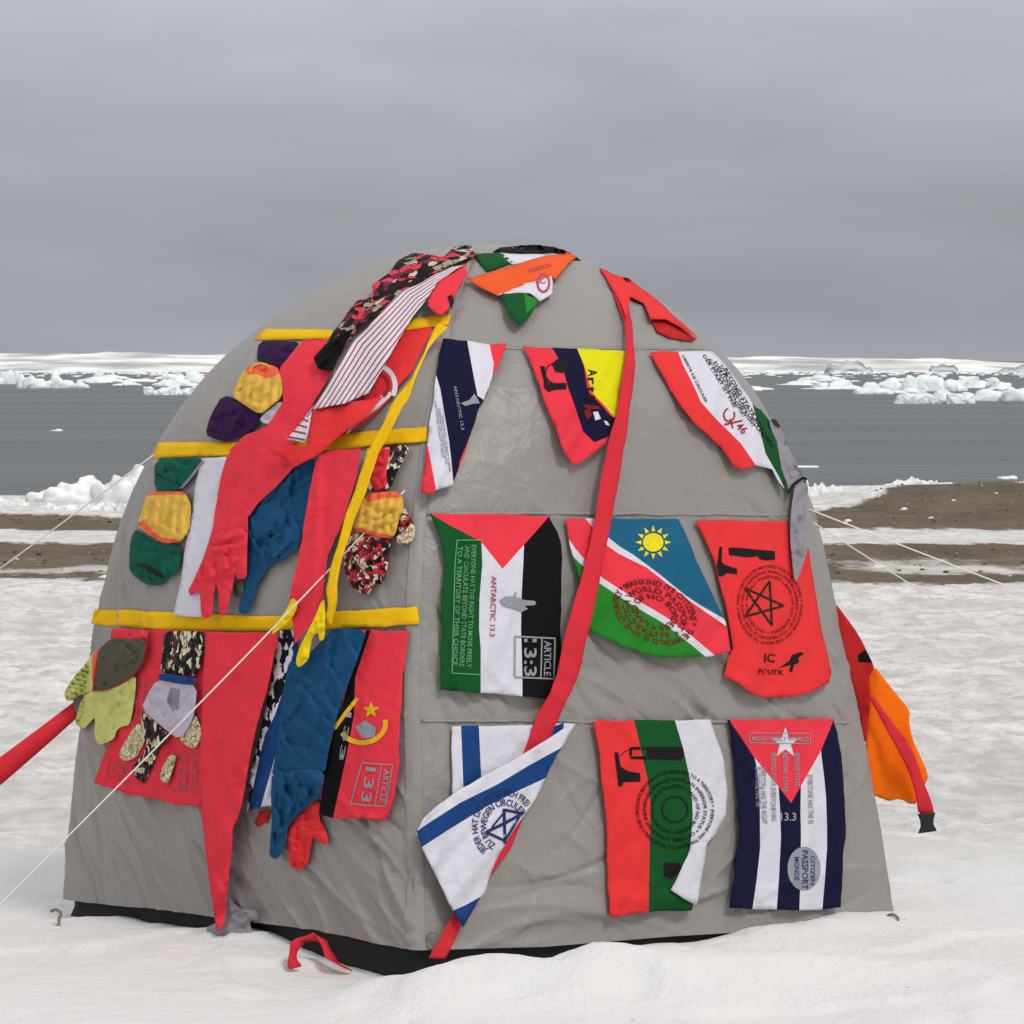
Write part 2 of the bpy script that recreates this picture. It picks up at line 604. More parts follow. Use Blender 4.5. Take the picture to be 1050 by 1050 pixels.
def hang(h, y0, y1, lift=0.0, amp=.004, lam=45.0, ph=0.0, slant=0.2, pw=1.5, tilt=0.0, x0=0.0):
    """height of hanging cloth above the canopy: pinned along y0, lifted and rippled towards y1"""
    rq = random.Random(int(y0 * 7 + ph * 100 + lam))
    fl = [(rq.uniform(0, 1), rq.uniform(.1, .9), rq.uniform(-1, 1), rq.uniform(.5, 1)) for _ in range(7)]

    def f(x, y):
        x = np.asarray(x, float); y = np.asarray(y, float)
        v = np.clip((y - y0) / (y1 - y0), 0, 1)
        a = 1.75 * amp * (.12 + .88 * v)
        q = x + slant * (y - y0)
        r = a * (np.sin(2 * np.pi * q / lam + ph) + .5 * np.sin(2 * np.pi * (q * .9 + y * .35) / (lam * .47) + 2 * ph))
        r2 = amp * .5 * np.sin(2 * np.pi * (y + .3 * x) / (lam * 1.3) + ph) * v
        r3 = 0
        for (fx, fy, fa, fs) in fl:
            # long soft fold falling from the pinned edge, sharp on one side
            d = (x + slant * (y - y0) - 80 * fa * (v - fy)) % 97.0 - 97.0 * fx
            m = np.exp(-((v - fy) / .38) ** 2)
            r3 = r3 + fs * amp * 1.3 * m * (np.exp(-np.abs(d) / 3.4) - .6 * np.exp(-((d - 8) / 6.0) ** 2))
        return h + .005 + amp * .9 + lift * v ** pw + r + r2 + r3 + tilt * (x - x0) * v
    return f


def rolled(f, poly, R_=5.0, drop=.004):
    return f


def fold_lines(outline, V2, n, depth, width, seed, ang=None, length=.5):
    """sharp creases: short curved valleys with a soft ridge beside them"""
    r_ = random.Random(seed * 31 + 7)
    xs_ = [p[0] for p in outline]; ys_ = [p[1] for p in outline]
    size = max(max(xs_) - min(xs_), max(ys_) - min(ys_))
    o = np.zeros(len(V2))
    X = V2[:, 0]; Y = V2[:, 1]
    for k in range(n):
        c = V2[r_.randrange(len(V2))]
        a = (r_.uniform(0, math.pi) if ang is None else R(ang + r_.gauss(0, 22)))
        L_ = size * length * r_.uniform(.45, 1.0) / 2
        w_ = width * r_.uniform(.7, 1.4)
        dx = X - c[0]; dy = Y - c[1]
        u = dx * math.cos(a) + dy * math.sin(a); v = -dx * math.sin(a) + dy * math.cos(a)
        v = v + r_.uniform(-.5, .5) * u * u / (L_ + 1e-6)
        m_ = np.exp(-(u / L_) ** 4)
        o += depth * r_.uniform(.5, 1.1) * m_ * (-1.1 * np.exp(-np.abs(v) / w_) + .8 * np.exp(-((v - 2.4 * w_) / (2.0 * w_)) ** 2))
    return o


def groove_lines(V2, lines, depth, width):
    o = np.zeros(len(V2))
    for ln in lines:
        d = np.full(len(V2), 1e9)
        for a, b in zip(ln[:-1], ln[1:]):
            ex, ey = b[0] - a[0], b[1] - a[1]
            t = np.clip(((V2[:, 0] - a[0]) * ex + (V2[:, 1] - a[1]) * ey) / (ex * ex + ey * ey + 1e-9), 0, 1)
            d = np.minimum(d, np.hypot(V2[:, 0] - a[0] - t * ex, V2[:, 1] - a[1] - t * ey))
        o -= depth * np.exp(-(d / width) ** 2)
    return o


def ragged(outline, amp, seed):
    """cloth edges are never ruler straight"""
    q = resample(outline, 5.0)
    x = np.array([p[0] for p in q]); y = np.array([p[1] for p in q])
    ax = fbm(x / 22, y / 22, 3, seed + 41) * amp; ay = fbm(x / 22, y / 22, 3, seed + 77) * amp
    return list(zip((x + ax).tolist(), (y + ay).tolist()))


def patch(outline, off, step=4.0, extra=(), puff=None, smooth=0, crumple=0.0, seed=0, pleat=None, folds=None, grooves=None, rag=1.6):
    """returns 3D vertices, triangles and the 2D vertices of a piece of cloth"""
    if rag and not puff and step >= 3: outline = ragged(outline, rag, seed + int(outline[0][0]))
    if smooth: outline = chaikin(outline, smooth)
    V2, T = triangulate(outline, step, extra)
    o = off(V2[:, 0], V2[:, 1])
    if folds:
        n_, dp_, wd_, ag_ = folds
        e_ = np.minimum(edge_dist(outline, V2[:, 0], V2[:, 1]) / 6.0, 1) if puff else 1.0
        fl_ = fold_lines(outline, V2, n_, dp_, wd_, seed + int(outline[0][1]), ag_)
        o = o + np.maximum(fl_, -.9 * dp_) * e_ + .6 * dp_
    if grooves:
        o = o + groove_lines(V2, grooves, .011, 1.9)
    if crumple:
        a_ = .6 + .9 * ((seed * 7) % 5) / 5
        u_ = V2[:, 0] * math.cos(a_) + V2[:, 1] * math.sin(a_); w_ = -V2[:, 0] * math.sin(a_) + V2[:, 1] * math.cos(a_)
        rid = np.abs(fbm(u_ / 9 + seed, w_ / 26, 3, seed)) ** .8
        d_ = np.minimum(edge_dist(outline, V2[:, 0], V2[:, 1]) / 4.0, 1)
        o = o + crumple * (fbm(V2[:, 0] / 16, V2[:, 1] / 16, 3, seed) + .85 - 1.3 * rid * (.35 + .65 * d_))
    if pleat:
        amp_, lam_, ang_ = pleat
        q_ = V2[:, 0] * math.cos(R(ang_)) + V2[:, 1] * math.sin(R(ang_))
        o = o + amp_ * np.sin(2 * np.pi * q_ / lam_ + 2.2 * fbm(V2[:, 0] / 20, V2[:, 1] / 20, 2, seed + 3))
    if puff:
        hgt, rad = puff
        d = np.minimum(edge_dist(outline, V2[:, 0], V2[:, 1]) / rad, 1)
        prof = .55 * np.sqrt(np.maximum(0, 1 - (1 - np.minimum(d * 2.2, 1)) ** 2)) + .45 * d
        wr = 1 + .35 * fbm(V2[:, 0] / 12, V2[:, 1] / 12, 3, seed + 5)
        o = o + .52 * hgt * prof * wr - .5 * hgt * prof * np.abs(fbm(V2[:, 0] / 15 + .35 * V2[:, 1] / 15, V2[:, 1] / 34, 2, seed + 9))
    P3 = drape_pts(V2[:, 0], V2[:, 1], o)
    return P3, T, V2


def face_mats(T, V2, regions):
    c = V2[T].mean(1)
    idx = np.zeros(len(T), int)
    for k, (poly, _) in enumerate(regions):
        idx[inside(poly, c[:, 0], c[:, 1])] = k + 1
    return idx


def sheet(name, outline, mat, off, regions=(), step=4.0, parent=None, thick=.0016, **kw):
    """one piece of cloth; regions = [(polygon, material)] dyed or sewn fields"""
    P3, T, V2 = patch(outline, off, step, [r[0] for r in regions], **kw)
    idx = face_mats(T, V2, regions)
    ob = finish(name, P3, T, [mat] + [r[1] for r in regions], idx, parent)
    if thick:
        md = ob.modifiers.new('thickness', 'SOLIDIFY'); md.thickness = thick; md.offset = -1
    return ob


def sheets(name, pieces, parent=None, thick=.0016, step=4.0):
    """several folds of one cloth joined as one mesh: pieces = (outline, mat, off, regions, kw)"""
    VV = []; FF = []; MI = []; ML = []
    for outline, mat, off, regions, kw in pieces:
        P3, T, V2 = patch(outline, off, step, [r[0] for r in regions], **kw)
        b = len(VV); mb = len(ML)
        VV += list(P3); FF += (T + b).tolist(); MI += (face_mats(T, V2, regions) + mb).tolist()
        ML += [mat] + [r[1] for r in regions]
    ob = finish(name, VV, FF, ML, MI, parent)
    if thick:
        md = ob.modifiers.new('thickness', 'SOLIDIFY'); md.thickness = thick; md.offset = -1
    return ob


# ---- printing
_txt = {}


def text_tris(s):
    if s not in _txt:
        cu = bpy.data.curves.new('t', 'FONT')
        cu.body = s; cu.resolution_u = 2; cu.size = 1.0; cu.offset = .016
        ob = bpy.data.objects.new('t', cu)
        COL.objects.link(ob)
        dg = bpy.context.evaluated_depsgraph_get()
        me = bpy.data.meshes.new_from_object(ob.evaluated_get(dg))
        v = np.array([x.co[:2] for x in me.vertices]) if len(me.vertices) else np.zeros((0, 2))
        t = []
        for p in me.polygons:
            q = list(p.vertices)
            for k in range(1, len(q) - 1): t.append((q[0], q[k], q[k + 1]))
        bpy.data.objects.remove(ob); bpy.data.curves.remove(cu); bpy.data.meshes.remove(me)
        v[:, 0] -= v[:, 0].min()
        v /= .7                                                   # cap height = 1
        _txt[s] = (v, np.array(t, int))
    return _txt[s]


class Ink:
    def __init__(self): self.v = []; self.t = []; self.n = 0

    def add(self, v, t):
        if len(t):
            self.v.append(np.asarray(v, float)); self.t.append(np.asarray(t, int) + self.n); self.n += len(v)
        return self

    def poly(self, pts, step=4.0):
        v, t = triangulate(pts, step)
        return self.add(v, t)

    def line(self, pts, w, closed=False):
        q = resample(list(pts) + ([pts[0]] if closed else []), 3.0, False)
        V = []; T = []
        for i, p in enumerate(q):
            a = q[max(i - 1, 0)]; b = q[min(i + 1, len(q) - 1)]
            tx, ty = b[0] - a[0], b[1] - a[1]; l = math.hypot(tx, ty) + 1e-9
            nx, ny = -ty / l * w / 2, tx / l * w / 2
            V += [(p[0] + nx, p[1] + ny), (p[0] - nx, p[1] - ny)]
            if i: k = 2 * i; T += [(k - 2, k - 1, k + 1), (k - 2, k + 1, k)]
        return self.add(V, T)

    def ring(self, c, rx, ry, w, a0=0, a1=360, rot=0.0):
        pts = []
        n = max(8, int(abs(a1 - a0) / 8))
        cr, sr = math.cos(R(rot)), math.sin(R(rot))
        for i in range(n + 1):
            a = R(a0 + (a1 - a0) * i / n)
            x, y = rx * math.cos(a), ry * math.sin(a)
            pts.append((c[0] + x * cr - y * sr, c[1] + x * sr + y * cr))
        return self.line(pts, w)

    def text(self, s, org, xdir, h, width=None, shear=(0, 0)):
        v, t = text_tris(s)
        l = math.hypot(*xdir); xd = (xdir[0] / l, xdir[1] / l); up = (xd[1] + shear[0], -xd[0] + shear[1])
        sx = h if width is None else width / v[:, 0].max()
        X = org[0] + v[:, 0] * sx * xd[0] + v[:, 1] * h * up[0]
        Y = org[1] + v[:, 0] * sx * xd[1] + v[:, 1] * h * up[1]
        return self.add(np.stack([X, Y], -1), t)

    def ringtext(self, s, c, rad, h, a0, a1, sx=1.0, sy=1.0, rot=0.0):
        v, t = text_tris(s)
        a = np.radians(a0 + v[:, 0] / v[:, 0].max() * (a1 - a0))
        r = rad + v[:, 1] * h
        x, y = r * np.cos(a) * sx, r * np.sin(a) * sy
        cr, sr = math.cos(R(rot)), math.sin(R(rot))
        return self.add(np.stack([c[0] + x * cr - y * sr, c[1] + x * sr + y * cr], -1), t)

    def build(self, name, mat, off, parent, up=.0030, clip=None):
        V = np.concatenate(self.v); T = np.concatenate(self.t)
        if clip is not None:
            c = V[T].mean(1); T = T[inside(clip, c[:, 0], c[:, 1])]
            us = np.unique(T); mp = -np.ones(len(V), int); mp[us] = np.arange(len(us)); V = V[us]; T = mp[T]
        P3 = drape_pts(V[:, 0], V[:, 1], off(V[:, 0], V[:, 1]) + up)
        return finish(name, P3, T, [mat], None, parent, smooth=False)


# ------------------------------------------------------------------ tape bands (sewn on: parts of the tent)
z1 = Zm(180, 240, 3.5)
for band in (
    [z1((280, 378), (318, 338), (440, 343), (560, 345), (570, 376), (440, 378))[0:6], z1((800, 345), (850, 305), (990, 286), (975, 325), (800, 352))],
    [[(157, 470), (161, 454), (200, 454), (262, 453), (330, 446), (386, 441), (438, 438), (438, 453), (386, 457), (330, 462), (262, 467), (200, 468)]],
    [[(94, 640), (97, 625), (180, 627), (262, 632), (350, 627), (428, 622), (430, 640), (350, 645), (262, 648), (180, 646)]],
):
    sheets('yellow_tape', [(b, M['yellow'], flat(.0125), [], {}) for b in band], parent=tent, thick=.002)
# stitched seams: the sleeve over the front pole and the rows on the right panel
_sl = (P + NRM * .0045)[557:564:2, :300]
finish('pole_sleeve', _sl.reshape(-1, 3), grid_faces(4, 300, False), [M['tent']], parent=tent)
for _y, _x0, _x1 in ((356.5, 449, 722), (527, 437, 826), (740, 432, 872)):
    o_ = sheet('seam', [(_x0, _y - 2.6), (_x1, _y - 1.0), (_x1, _y + 2.2), (_x0, _y + 1.0)], M['tent'], flat(.0025), parent=tent, thick=.001)
# corner ring and its tab at the front foot
z1b = Zm(420, 720, 3.889)
cc = drape(444, 962, .02)
tube('corner_ring', [cc + Vector((.016 * math.cos(a), -.004, .016 * math.sin(a))) for a in np.linspace(0, 2 * np.pi, 20, endpoint=False)], .0025, M['steel'], tent, closed=True)

# ------------------------------------------------------------------ left panel, top row
MF = {}
LAY = .013
zr = Zm(220, 440, 4.375); z2 = Zm(60, 440, 4.375); z4 = Zm(60, 620, 4.375); z5 = Zm(220, 620, 3.5)
z6 = Zm(420, 330, 3.5); z7 = Zm(420, 510, 4.773); z8 = Zm(580, 510, 3.6207); z2b = Zm(600, 720, 3.75)
z3c = Zm(440, 240, 3.5); z4b = Zm(650, 340, 4.038); z5b = Zm(840, 600, 3.752); z8b = Zm(0, 850, 2.019)


def glove(name, label, loc_px, group='gloves sewn to the tent', cat='glove'):
    p = drape(loc_px[0], loc_px[1], .02)
    return tag(empty(name, p), label, cat, group)


def part(root, name, outline, mat, off, puff=None, regions=(), step=3.2, smooth=1, crumple=.008, seed=1, thick=0.0, label=None, pleat=None, folds=None, grooves=None):
    o = sheet(name, outline, mat, off, regions, min(step, 2.2 if puff else 3.2), root, thick=thick, puff=puff, smooth=smooth, crumple=crumple * .9, seed=seed, pleat=pleat,
              folds=folds if folds is not None else ((15, .0125, 1.6, None) if puff else None), grooves=grooves)
    if label: o['label'] = label
    return o


# long red glove whose sleeve starts at the top band and whose fingers reach the third band
g = glove('long_glove', 'long red glove reaching from the top yellow band to spread fingers on the lowest', (230, 600))
sleeve = z1((455, 380), (575, 378), (520, 440), (520, 485), (560, 490), (490, 620), (420, 730), (440, 800), (430, 835)) + [(283, 500), (265, 515), (255, 530)] + \
    z2((850, 385), (848, 600), (700, 610), (640, 600), (690, 450), (720, 260), (755, 120), (770, 60)) + [(232, 470), (236, 462)] + z1((190, 775), (250, 720), (330, 690), (385, 600), (375, 480))
fo = hang(.028, 345, 640, .012, .007, 60, .4, .35)
part(g, 'sleeve', sleeve, M['red'], fo, None, smooth=1, crumple=.006, step=4)
hand = z2((690, 470), (850, 430), (845, 600), (845, 668), (800, 675), (792, 640), (785, 690), (768, 760), (752, 835), (722, 840), (716, 720), (705, 700), (692, 770), (690, 842), (660, 850), (640, 838), (633, 720), (610, 742), (592, 750), (580, 725), (600, 690), (640, 600), (670, 530))
part(g, 'hand', hand, M['red'], hang(.034, 345, 640, .014, .004, 60, .4, .35), (.022, 6), step=2.2, seed=3, grooves=[z2((705, 600), (708, 705)), z2((760, 560), (775, 700)), z2((650, 610), (640, 700)), z2((690, 520), (830, 500)), z2((700, 560), (800, 540))])

# red flag panel behind the striped flag
fo = hang(.014, 335, 475, .008, .005, 50, 1.2, .3)
out = z1((690, 560), (760, 400), (800, 352), (920, 330), (918, 345), (850, 490), (760, 600), (660, 690), (560, 745), (500, 720))
s = sheet('red_flag', out, M['redor'], fo, [(z1((610, 720), (640, 660), (700, 615), (760, 560), (780, 575), (720, 630), (650, 685), (600, 735)), M['white'])])
tag(s, 'red flag panel with round white seal, under the yellow diagonal ribbon', 'flag', 'flags sewn to the tent')
ik = Ink().ring(z1((725, 545))[0], 18, 20, 5, 160, 390)
ik.build('printed_seal', M['pwhite'], fo, s)
Ink().ring(z1((725, 545))[0], 18, 20, 1.0, 165, 385).ring(z1((725, 545))[0], 11, 12, 3.5, 150, 420).build('seal_lettering', M['pred'], fo, s, up=.0022)

# floral cloth climbing to the apex
out = z1((1060, 40), (1000, 48), (960, 80), (900, 72), (850, 68), (800, 95), (765, 140), (705, 180), (712, 222), (650, 240), (608, 300), (562, 360), (530, 402), (492, 440), (510, 482), (560, 487), (605, 405), (655, 335), (725, 275), (805, 222), (905, 152), (1005, 102), (1075, 75))
s = sheet('floral_cloth', out, M['floral'], hang(.036, 250, 380, .012, .008, 26, .5, .8), [(z1((490, 440), (530, 402), (600, 352), (640, 340), (605, 405), (560, 490), (505, 490)), M['black'])], crumple=.016, smooth=1, step=3)
tag(s, 'crumpled pink and black floral cloth running up the left shoulder to the tent top', 'cloth')

# red and white striped flag with a red fold at its foot
fo = hang(.066, 275, 475, .014, .010, 44, .9, .1)
band = z1((1035, 108), (990, 118), (920, 150), (850, 190), (790, 227), (735, 280), (690, 335), (650, 372), (620, 412), (570, 490), (530, 572), (470, 650), (402, 735), (465, 748), (482, 690), (492, 628), (610, 606), (690, 570), (745, 480), (800, 380), (850, 300), (895, 240), (940, 170), (985, 140))
# stripes follow the band
axis = [z1((1030, 110))[0], z1((860, 235))[0], z1((700, 420))[0], z1((590, 590))[0], z1((520, 690))[0]]
regs = []
for k in range(-6, 7):
    w0 = []; w1 = []
    for i, (ax, ay) in enumerate(axis):
        j0 = axis[max(i - 1, 0)]; j1 = axis[min(i + 1, 4)]
        tx, ty = j1[0] - j0[0], j1[1] - j0[1]; l = math.hypot(tx, ty); nx, ny = -ty / l, tx / l
        sc = (1.2, 3.6, 5.0, 4.3, 4.0)[i]
        w0.append((ax + nx * sc * k, ay + ny * sc * k)); w1.append((ax + nx * sc * (k + .30), ay + ny * sc * (k + .30)))
    regs.append((w0 + w1[::-1], M['pstripe'] if 'pstripe' in M else M['pred']))
foot = z1((492, 630), (605, 606), (745, 582), (720, 610), (690, 645), (620, 702), (545, 762), (520, 790), (495, 802), (430, 835), (385, 802), (335, 775), (400, 760), (468, 758))
s = sheets('striped_flag', [(band, M['white'], fo, regs, {}), (foot, M['redor'], hang(.066, 400, 475, .014, .006, 40, .3, .2), [], {})])
tag(s, 'white flag with thin red stripes across the left shoulder, its red foot folded', 'flag', 'flags sewn to the tent')
tail = z1((400, 735), (440, 690), (482, 650), (478, 690), (465, 748))
ik = Ink()
for k in range(4): ik.line([(z1((404 + k * 16, 728 - k * 22))[0]), (z1((464 + k * 4, 738 - k * 22))[0])], 1.6)
ik.build('printed_stripes', M['pred'], fo, s, up=.002)
# small red flag corner above
fo = hang(.060, 272, 325, .016, .004, 30, .3, .2)
s = sheet('red_pennant', z1((1040, 108), (1048, 140), (1020, 185), (1000, 225), (975, 270), (955, 292), (930, 285), (905, 262), (903, 232), (930, 182), (985, 145)), M['red'], fo, smooth=1)
tag(s, 'short red pennant just above the right end of the top yellow band', 'pennant')
Ink().poly(z1((975, 225), (992, 215), (1000, 240), (990, 275), (984, 250)), 3).build('printed_mark', M['pblack'], fo, s)

# purple work glove
g = glove('work_glove', 'purple work glove with tan yellow cuff under the top yellow band, at the left', (258, 450))
part(g, 'wrist_band', z1((298, 382), (370, 384), (450, 386), (420, 430), (382, 478), (330, 470), (290, 462)), M['purple'], flat(.016), (.014, 8))
part(g, 'strap', z1((445, 392), (458, 395), (390, 480), (372, 500), (375, 480)), M['gglove'], flat(.026))
part(g, 'palm', z1((170, 575), (235, 600), (305, 655), (285, 690), (250, 722), (182, 747), (140, 735), (106, 720), (125, 650)), M['purple'], flat(.024), (.028, 9), seed=4, grooves=[z1((215, 640), (180, 745)), z1((180, 625), (140, 735)), z1((250, 660), (225, 730))])
part(g, 'lining', z1((300, 660), (385, 590), (372, 640), (335, 682), (312, 678)), M['lilac'], flat(.022), (.008, 6))
part(g, 'cuff', z1((200, 580), (215, 545), (232, 510), (248, 485), (290, 462), (340, 468), (372, 482), (386, 560), (375, 592), (340, 620), (302, 648), (250, 615)), M['ygl'], flat(.034), (.034, 14), regions=[(z1((245, 485), (290, 455), (375, 470), (376, 500), (330, 520), (290, 500), (262, 505)), M['coral'])], seed=9, pleat=(.008, 9.5, 8))
Ink().line(z1((262, 500), (280, 470), (305, 462), (328, 468), (340, 482)), 1.8).build('trim', M['pgold'], flat(.062), g)

# ------------------------------------------------------------------ left panel, middle row
g = glove('work_glove', 'dark green work glove with tan yellow cuff under the middle yellow band', (160, 600))
part(g, 'wrist_band', z2((430, 132), (540, 130), (650, 127), (625, 180), (600, 212), (545, 270), (490, 282), (430, 280)), M['dgreen'], flat(.014), (.016, 9))
part(g, 'strap', z2((640, 140), (652, 145), (560, 262), (545, 268)), M['gglove'], flat(.026), smooth=0)
part(g, 'hand', z2((345, 445), (395, 480), (440, 512), (550, 518), (548, 600), (530, 640), (490, 672), (450, 702), (410, 700), (380, 690), (340, 660), (315, 630), (318, 560), (322, 500)), M['dgreen'], flat(.016), (.028, 9), seed=6, grooves=[z2((455, 600), (430, 700)), z2((395, 590), (372, 690)), z2((510, 590), (490, 680)), z2((330, 540), (540, 560))])
part(g, 'cuff', z2((398, 283), (480, 280), (562, 280), (588, 320), (596, 360), (585, 460), (548, 506), (500, 512), (460, 508), (400, 470), (352, 430), (375, 360)), M['ygl'], flat(.026), (.036, 15), regions=[(z2((398, 275), (565, 275), (570, 296), (480, 292), (400, 300)), M['coral']), (z2((352, 425), (375, 408), (460, 485), (550, 500), (545, 515), (455, 512)), M['coral'])], seed=11, pleat=(.008, 9.5, 8))
Ink().poly(z2((335, 598), (400, 612), (470, 650), (468, 672), (430, 655), (380, 622)), 3).build('slit', M['pblack'], flat(.045), g)
Ink().line(z2((440, 200), (480, 225), (520, 232), (545, 255)), 1.6).build('thumb_seam', M['pblack'], flat(.032), g)

fo = hang(.016, 468, 632, .010, .005, 40, .2, .3)
s = sheet('white_strip', z2((640, 130), (755, 122), (742, 200), (726, 262), (702, 430), (684, 500), (650, 590), (640, 700), (642, 842), (575, 840), (512, 835), (550, 680), (570, 540), (602, 330), (618, 220)), M['white'], fo)
tag(s, 'plain white cloth strip between the green glove and the long red glove', 'cloth')

g = glove('long_glove', 'crumpled dark blue glove hanging between red strips under the middle yellow band', (270, 600))
part(g, 'sleeve', zr((245, 150), (290, 112), (370, 165), (455, 125), (430, 270), (400, 440), (390, 500), (300, 470), (200, 480), (145, 560), (140, 430), (165, 330), (205, 235)), M['bglove'], flat(.010), (.016, 16), crumple=.008, step=3, folds=(20, .014, 2.0, 100))
part(g, 'hand', zr((145, 430), (300, 430), (395, 440), (380, 520), (345, 560), (300, 592), (245, 612), (215, 660), (190, 705), (165, 800), (150, 832), (98, 822), (140, 700), (146, 560)), M['bglove'], flat(.014), (.020, 8), crumple=.008, step=2.6, seed=8, folds=(14, .013, 1.8, 110), grooves=[zr((260, 470), (180, 700)), zr((310, 470), (240, 610)), zr((215, 480), (160, 700))])
part(g, 'fingertip', zr((88, 690), (128, 680), (135, 720), (110, 765), (85, 740)), M['gdark'], flat(.016), (.01, 5), step=2.5)

# red strip with yellow glove fingers
g = glove('long_glove', 'long red gauntlet strip ending in yellow glove fingers over the lowest yellow band', (320, 640))
fo = hang(.044, 462, 680, .020, .006, 52, .7, .3)
part(g, 'sleeve', zr((480, 100), (560, 92), (660, 88), (640, 200), (620, 282), (560, 450), (512, 560), (492, 700), (488, 795), (430, 880), (362, 965), (350, 880), (336, 770), (360, 650), (382, 540), (402, 430), (430, 270), (452, 150)), M['red'], fo, step=4, crumple=.006, smooth=1)
fo2 = hang(.060, 462, 680, .020, .003, 52, .7, .3)
part(g, 'finger', z5((278, -25), (300, -10), (290, 30), (258, 68), (212, 106), (204, 100), (235, 50), (262, 10)), M['ygl2'], fo2, (.012, 5), step=2.4)
part(g, 'fingers', z5((392, -30), (398, 20), (396, 122), (378, 132), (370, 96), (350, 120), (342, 160), (338, 195), (318, 216), (300, 226), (290, 205), (302, 160), (318, 128), (352, 62)), M['ygl2'], fo2, (.014, 5), step=2.2)

# floral glove with yellow cuff
g = glove('work_glove', 'red leaf patterned work glove with tan yellow cuff beside the yellow diagonal ribbon', (385, 600))
part(g, 'wrist_band', zr((690, 200), (715, 130), (752, 75), (880, 70), (845, 140), (805, 220), (792, 265), (690, 285)), M['zebra'], flat(.014), (.014, 9), [(zr((735, 80), (790, 90), (770, 180), (775, 250), (720, 280), (700, 250)), M['red'])])
part(g, 'hand', zr((600, 470), (640, 462), (790, 492), (785, 560), (772, 640), (758, 690), (735, 700), (716, 690), (700, 735), (672, 745), (630, 722), (604, 690), (575, 610)), M['floral2'], flat(.016), (.026, 8), seed=4, grooves=[zr((640, 560), (640, 720)), zr((700, 540), (698, 735)), zr((740, 540), (735, 695))])
part(g, 'thumb', zr((800, 490), (820, 400), (850, 345), (880, 400), (902, 442), (895, 490), (868, 515), (838, 522)), M['floral2'], flat(.016), (.016, 8), [(zr((820, 520), (840, 480), (880, 420), (910, 440), (900, 500)), M['cream'])])
part(g, 'cuff', zr((618, 455), (640, 375), (680, 292), (760, 280), (832, 280), (852, 330), (830, 410), (802, 492), (750, 486), (700, 474)), M['ygl'], flat(.026), (.034, 15), regions=[(zr((670, 300), (690, 270), (850, 265), (845, 305), (760, 310), (690, 330)), M['coral']), (zr((610, 460), (640, 440), (800, 480), (800, 500)), M['coral'])], seed=12, pleat=(.008, 9.5, 8))

# long yellow ribbon
L_ = z1((935, 318), (895, 415), (850, 512), (790, 582), (740, 692), (690, 780)) + zr((690, 80), (640, 240), (604, 340), (572, 450), (540, 560), (518, 640), (500, 720), (508, 790), (500, 860))
R_ = z1((978, 330), (935, 372), (900, 422), (832, 592), (775, 700), (725, 795)) + zr((735, 110), (672, 290), (640, 380), (604, 480), (582, 540), (562, 620), (548, 700), (552, 770), (530, 880))
s = sheet('yellow_ribbon', L_ + R_[::-1], M['yellow'], hang(.066, 330, 640, .022, .010, 60, .2, .2), smooth=1, step=3)
tag(s, 'long twisted yellow ribbon hanging diagonally from the top band', 'ribbon')

# ------------------------------------------------------------------ left panel, bottom row
fo = hang(.013, 645, 828, .012, .005, 55, .3, -.2)
s = sheet('red_flag', z4((235, 108), (400, 112), (690, 118), (675, 500), (655, 700), (645, 830), (635, 908), (530, 896), (330, 852), (158, 800), (190, 710), (230, 620), (235, 560), (225, 300)), M['red'], fo)
tag(s, 'red flag with faint printed boxes, behind the black and cream animal print glove', 'flag', 'flags sewn to the tent')
ik = Ink()
ik.line(z4((232, 690), (215, 770), (330, 800)), 1.0).line(z4((385, 290), (465, 275), (470, 130)), .9).line(z4((485, 830), (632, 845), (640, 672), (545, 668), (490, 820)), 1.2).line(z4((578, 672), (570, 838)), 1.0)
ik.build('printed_frame', M['ppurp'], fo, s)
ik = Ink().text('133', z4((545, 690))[0], (-.06, 1), 9.5, 32).text('ARTICLE', z4((600, 690))[0], (-.04, 1), 6, 32)
for k in range(3): ik.text('ANTARCTICA', z4((330 + k * 26, 320 + k * 10))[0], (-.1, 1), 4, 52)
ik.build('printed_number', M['ppurp'], fo, s)
ik = Ink().text('13.3', z4((250, 700))[0], (-.2, 1), 7, 15).text('ANT', z4((285, 710))[0], (-.2, 1), 7, 15)
ik.build('printed_lettering', M['ppurp'], fo, s)

g = glove('rubber_glove', 'lime yellow glove with grey fleece lining at the left tent edge', (110, 760))
part(g, 'thumb', z4((20, 405), (60, 335), (110, 275), (178, 190), (182, 260), (160, 385), (100, 402), (45, 440)), M['lime'], flat(0.036), (.016, 9), [(z4((150, 230), (185, 185), (185, 330), (160, 385), (150, 340)), M['coral'])])
part(g, 'fingers', z4((150, 385), (215, 385), (275, 352), (348, 308), (345, 400), (332, 482), (318, 540), (290, 545), (262, 560), (250, 600), (225, 615), (182, 632), (160, 592), (165, 500), (140, 530), (112, 560), (72, 532), (88, 470), (105, 415)), M['lime'], flat(0.036), (.022, 7), seed=3, step=2.2, grooves=[z4((215, 400), (165, 500)), z4((290, 380), (250, 560)), z4((175, 400), (110, 545))])
part(g, 'lining', z4((178, 210), (205, 175), (240, 150), (320, 155), (392, 150), (382, 260), (330, 320), (270, 362), (215, 378), (160, 382), (172, 300)), M['gdark'], flat(0.046), (.016, 12), crumple=.014)
part(g, 'cuff', z4((240, 100), (320, 112), (405, 116), (395, 155), (320, 162), (240, 152)), M['red'], flat(0.040), (.012, 6))
Ink().line(z4((155, 385), (215, 378), (272, 358), (335, 318), (380, 258), (398, 150)), 2.2).line(z4((155, 385), (165, 300), (182, 205)), 2.0).build('piping', M['pred'], flat(0.060), g)

